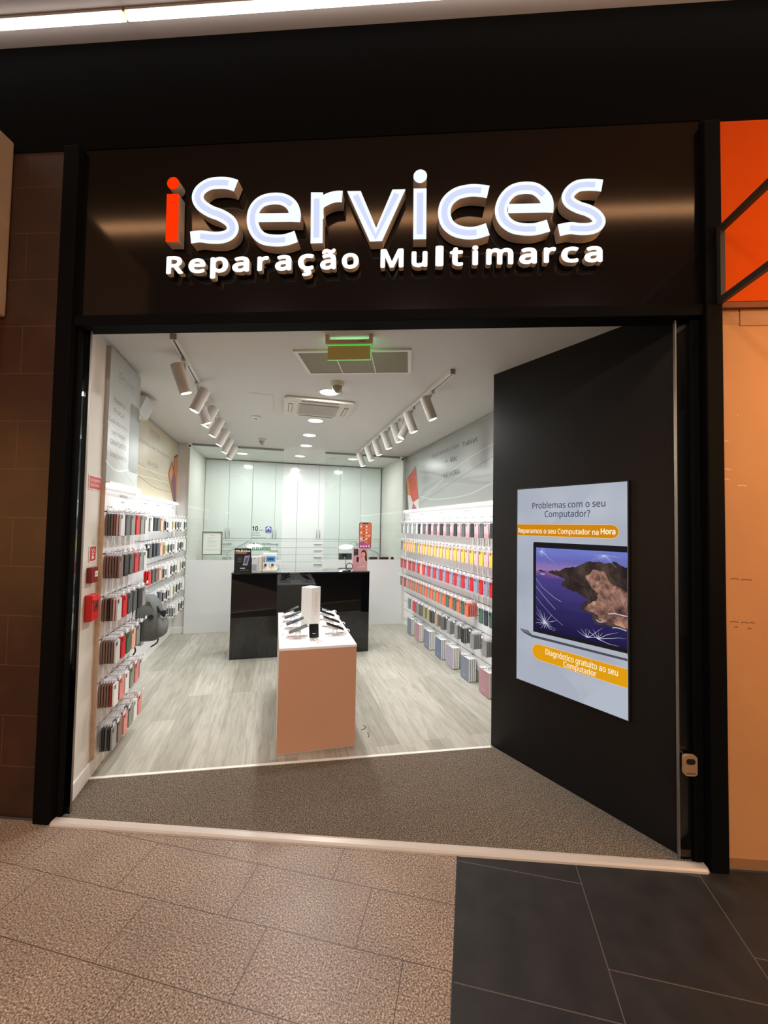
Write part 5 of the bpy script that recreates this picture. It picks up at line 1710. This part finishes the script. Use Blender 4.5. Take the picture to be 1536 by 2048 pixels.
# --- wall opposite the call points: four rows of single fronts
NCOL = 29
for r in range(4):
    z = ZR[r]
    for i in range(NCOL):
        y = 3.405 + 0.1 * i
        lab = '%s phone case, ' + ORD[i] + ' from the black wall, ' + ROWN[r] + ' row under the tablet banner'
        hl = 'hook with price tag, ' + ORD[i] + ' from the black wall, ' + ROWN[r] + ' row under tablet banner'
        if r == 0:
            c = ('dark grey' if i % 4 else 'black') if i % 2 == 0 else ('clear pink' if i < 18 else 'clear')
            if i > 20:
                c = 'grey' if i % 2 == 0 else 'clear'
        elif r == 1:
            c = 'yellow' if i % 2 == 0 else 'pink'
            if i == 21:
                c = 'lavender'
            if i == 28:
                c = 'grey'
        elif r == 2:
            c = 'red' if i % 2 == 0 else 'lavender'
            if i in (19, 23, 25, 27):
                c = ('peach', 'grey', 'pink', 'grey')[(19, 23, 25, 27).index(i)]
        else:
            c = {0: 'green', 1: 'navy', 2: 'green', 3: None, 4: None}.get(i, ('orange' if i % 2 else ('green' if i < 12 else 'sage')))
            if i > 24:
                c = 'salmon' if i % 2 else 'brown'
        if c is None:
            continue
        hook(0.118, (2.072, y, z), RR, hl, 'hooks under the tablet banner')
        put('case', c, (1.966, y, z - 0.001), RR, lab % c, 'phone cases under the tablet banner')
        if r == 3 and i == 5:
            for k in range(1, 5):
                put('case', 'salmon', (1.966 + 0.022 * k, y, z - 0.001), RR, 'salmon phone case, %s behind the orange front case, fourth row under the tablet banner' % ORD[k - 1], 'phone cases under the tablet banner')
# --- fifth row: wallet cases in short stacks
WS_ = [('grey', 3.515), ('grey', 3.77), ('black', 3.98), ('grey', 4.15), ('grey', 4.35), ('dark grey', 4.54), ('tan', 4.72), ('black', 4.88), ('olive', 5.0), ('olive', 5.15), ('dark grey', 5.28), ('grey', 5.40), ('red', 5.52), ('clear pink', 5.66), ('grey', 5.80)]
for i, (c, y) in enumerate(WS_):
    hook(0.118, (2.072, y, ZR[4]), RR, 'hook with price tag, %s from the black wall, row of wallet cases' % ORD[i], 'hooks under the tablet banner')
    for k in range(5 if i < 7 else 3):
        put('wallet', c, (1.964 + 0.019 * k, y, ZR[4] - 0.001), RR, '%s wallet case, %s in the %s stack from the black wall' % (c.replace('clear ', ''), ORD[k], ORD[i]), 'wallet cases in the fifth row')
# --- bottom row: tablet boxes
CC.update({'slate blue': (116, 124, 140), 'steel blue': (98, 110, 138), 'mauve': (158, 150, 168), 'dusty pink': (172, 128, 138)})
for i, (c, y, n_) in enumerate((('dusty pink', 3.53, 3), ('slate blue', 3.94, 4), ('mauve', 4.33, 4), ('steel blue', 4.66, 4), ('slate blue', 5.05, 4), ('dusty pink', 5.42, 3), ('slate blue', 5.76, 3))):
    hook(0.118, (2.072, y, ZR[5]), RR, 'black hook carrying tablet boxes, %s from the black wall, bottom row' % ORD[i], 'hooks under the tablet banner', True)
    for k in range(n_):
        put('box', c, (1.972 + 0.0215 * k, y, ZR[5] - 0.001), RR, 'white tablet box with %s front, %s in the %s stack from the black wall' % (c, ORD[k], ORD[i]), 'tablet boxes near the floor')
# --- near board beside the call points: six hooks in six rows
NEAR = [
    ['brown dark brown brown pink clear', 'clear black dark', 'dark grey grey', 'dred dred red', 'dark dark grey', 'clear clear clear'],
    ['brown brown brown brown brown brown', 'black black black', 'black dark dark', 'dred red red', 'pink grey grey', 'clear clear clear'],
    ['brown brown black brown pink clear', 'clear red red', 'white grey dark', 'dark black dark', 'dark black black', 'clear clear grey'],
    ['brown brown brown brown brown clear', 'clear red red', 'dark dark green', 'peach peach peach', 'grey lavender grey', 'black black black'],
    ['brown brown brown brown dred white', 'white dred salmon', 'white white white', 'dark dark sage', 'dred red salmon', 'clear clear clear'],
    ['dark black dark black grey', 'brown brown brown', 'white dred salmon', 'dark black sage', 'white white white', 'salmon pink salmon'],
]
SH = {'dark': 'dark grey', 'dred': 'dark red'}
for r in range(6):
    for h_, row in enumerate(NEAR[r]):
        y = 3.02 + 0.102 * h_
        items = [SH.get(c, c) for c in row.split()]
        hook(0.09, (-1.066, y, ZL[r]), RL, 'hook with price tag, %s from the entrance, %s row by the call points' % (ORD[h_], ROWN[r]), 'hooks by the call points')
        n_ = len(items)
        for k, c in enumerate(items):
            off = 0.086 - 0.0155 * (n_ - 1 - k)
            put('case', c, (-1.066 + off, y, ZL[r] - 0.001), RL, '%s phone case, %s outward on the %s hook from the entrance, %s row' % (c, ORD[k], ORD[h_], ROWN[r]), 'phone cases by the call points')
# --- recessed board under the beige banner
FAR = [['clear', 'black', 'dark grey', 'peach'], ['dark grey', 'black', 'navy', 'peach'], ['red', 'dark grey', 'brown', 'peach'], ['grey', 'dark grey', 'clear', 'navy']]
for r in range(4):
    for h_ in range(4):
        y = 4.62 + 0.13 * h_
        hook(0.18, (-1.409, y, ZL[r]), RL, 'hook with price tag, %s of four case hooks, %s row under the beige banner' % (ORD[h_], ROWN[r]), 'hooks under the beige banner')
        for k in range(3):
            put('case', FAR[r][h_], (-1.42 + 0.186 - 0.02 * (2 - k), y, ZL[r] - 0.001), RL, '%s phone case, %s outward on the %s hook, %s row under the beige banner' % (FAR[r][h_], ORD[k], ORD[h_], ROWN[r]), 'phone cases under the beige banner')
for r in range(5):
    for h_ in range(7):
        y = 5.22 + 0.165 * h_
        if r == 4 and h_ < 3:
            continue
        c = ('black', 'white', 'olive', 'black', 'dark grey', 'white', 'black')[(h_ + 2 * r) % 7]
        hook(0.18, (-1.409, y, ZL[r]), RL, 'hook with price tag, %s of the accessory hooks, %s row under the beige banner' % (ORD[h_], ROWN[r]), 'hooks under the beige banner')
        for k in range(3):
            put('acc', c, (-1.42 + 0.182 - 0.03 * (2 - k), y, ZL[r] - 0.001), RL, 'white accessory pack with %s print, %s outward on the %s accessory hook, %s row' % (c, ORD[k], ORD[h_], ROWN[r]), 'accessory packs under the beige banner')
for k in range(4):
    put('wallet', 'grey', (-1.42 + 0.186 - 0.02 * (3 - k), 4.45, 0.565), RL, 'grey wallet case below the backpack, %s outward on its hook' % ORD[k], 'wallet cases below the backpack')
hook(0.18, (-1.409, 4.45, 0.566), RL, 'hook with price tag holding grey wallet cases below the backpack', 'hooks under the beige banner')

# ------------------------------------------------------------------ backpack on the recessed board
BPM = mat('backpack_grey', (88, 90, 88), 0.75, noise=(60, 0.25))
BPM2 = mat('backpack_panel', (104, 106, 103), 0.75, noise=(60, 0.2))
STRAP = mat('strap_black', (20, 20, 21), 0.7)
t = thing('backpack', 'grey backpack with black straps hanging before the accessory hooks', 'backpack', (-1.13, 4.20, 0.50))


def sup(cx, cy, z, ax, ay, n=28, e=3.2):
    return [(cx + ax * math.copysign(abs(math.cos(2 * math.pi * i / n)) ** (2 / e), math.cos(2 * math.pi * i / n)), cy + ay * math.copysign(abs(math.sin(2 * math.pi * i / n)) ** (2 / e), math.sin(2 * math.pi * i / n)), z) for i in range(n)]


L_ = [(0.03, 0.03, 0.05, 0.08), (0.03, 0.03, 0.08, 0.12), (0.03, 0.05, 0.095, 0.14), (0.03, 0.15, 0.10, 0.148), (0.028, 0.27, 0.095, 0.142), (0.02, 0.34, 0.082, 0.128), (0.01, 0.395, 0.06, 0.10), (0.0, 0.425, 0.035, 0.06), (0.0, 0.432, 0.012, 0.02)]
MB().rings([sup(cx, 0, z, ax, ay) for cx, z, ax, ay in L_], BPM).build('body', t)
P_ = [(0.115, 0.05, 0.02, 0.08), (0.125, 0.06, 0.035, 0.115), (0.13, 0.14, 0.04, 0.12), (0.125, 0.21, 0.03, 0.11), (0.115, 0.235, 0.012, 0.09)]
MB().rings([sup(cx, 0, z, ax, ay) for cx, z, ax, ay in P_], BPM2).build('front_pocket', t)
MB().tube([(0.165, -0.09 + 0.18 * k / 8, 0.222 + 0.012 * math.sin(math.pi * k / 8)) for k in range(9)], 0.006, mat('backpack_trim', (124, 126, 124), 0.6)).build('pocket_zip', t)
MB().tube(catmull([(-0.05, -0.02, 0.395), (-0.05, -0.03, 0.455), (-0.05, 0.03, 0.455), (-0.05, 0.02, 0.395)], 5), 0.008, STRAP).build('carry_handle', t)
for s_ in (-1, 1):
    MB().tube(catmull([(-0.06, s_ * 0.06, 0.38), (-0.105, s_ * 0.085, 0.28), (-0.105, s_ * 0.1, 0.14), (-0.07, s_ * 0.11, 0.05)], 5), 0.014, STRAP).build('shoulder_strap', t)
    MB().tube(catmull([(-0.05 + (0.11 if s_ > 0 else 0), s_ * 0.12, 0.05), (-0.06 + (0.13 if s_ > 0 else 0), s_ * 0.12, 0.0), (-0.05 + (0.11 if s_ > 0 else 0), s_ * 0.12, -0.05), (-0.07 + (0.08 if s_ > 0 else 0), s_ * 0.115, -0.085)], 5), 0.0065, STRAP).build('loose_strap', t)
MB().tube(catmull([(0.10, -0.07, 0.33), (0.135, -0.09, 0.28), (0.165, -0.08, 0.24)], 5), 0.012, STRAP).box(0.14, 0.175, -0.1, -0.06, 0.255, 0.295, STRAP).build('buckle_strap', t)
MB().cyl((0.07, -0.137, 0.25), (0.07, -0.149, 0.25), 0.022, STRAP, n=14).build('cable_port', t)
MB().prism([(0.02, 0.30), (0.085, 0.25), (0.09, 0.29), (0.05, 0.385), (0.025, 0.385)], mat('backpack_flap', (72, 76, 71), 0.75), (0, -0.118, 0), EXL, EZL, 0.006).build('side_flap', t)
hook(0.24, (-1.409, 4.20, 0.945), RL, 'hook with price tag that the backpack hangs from', 'hooks under the beige banner')
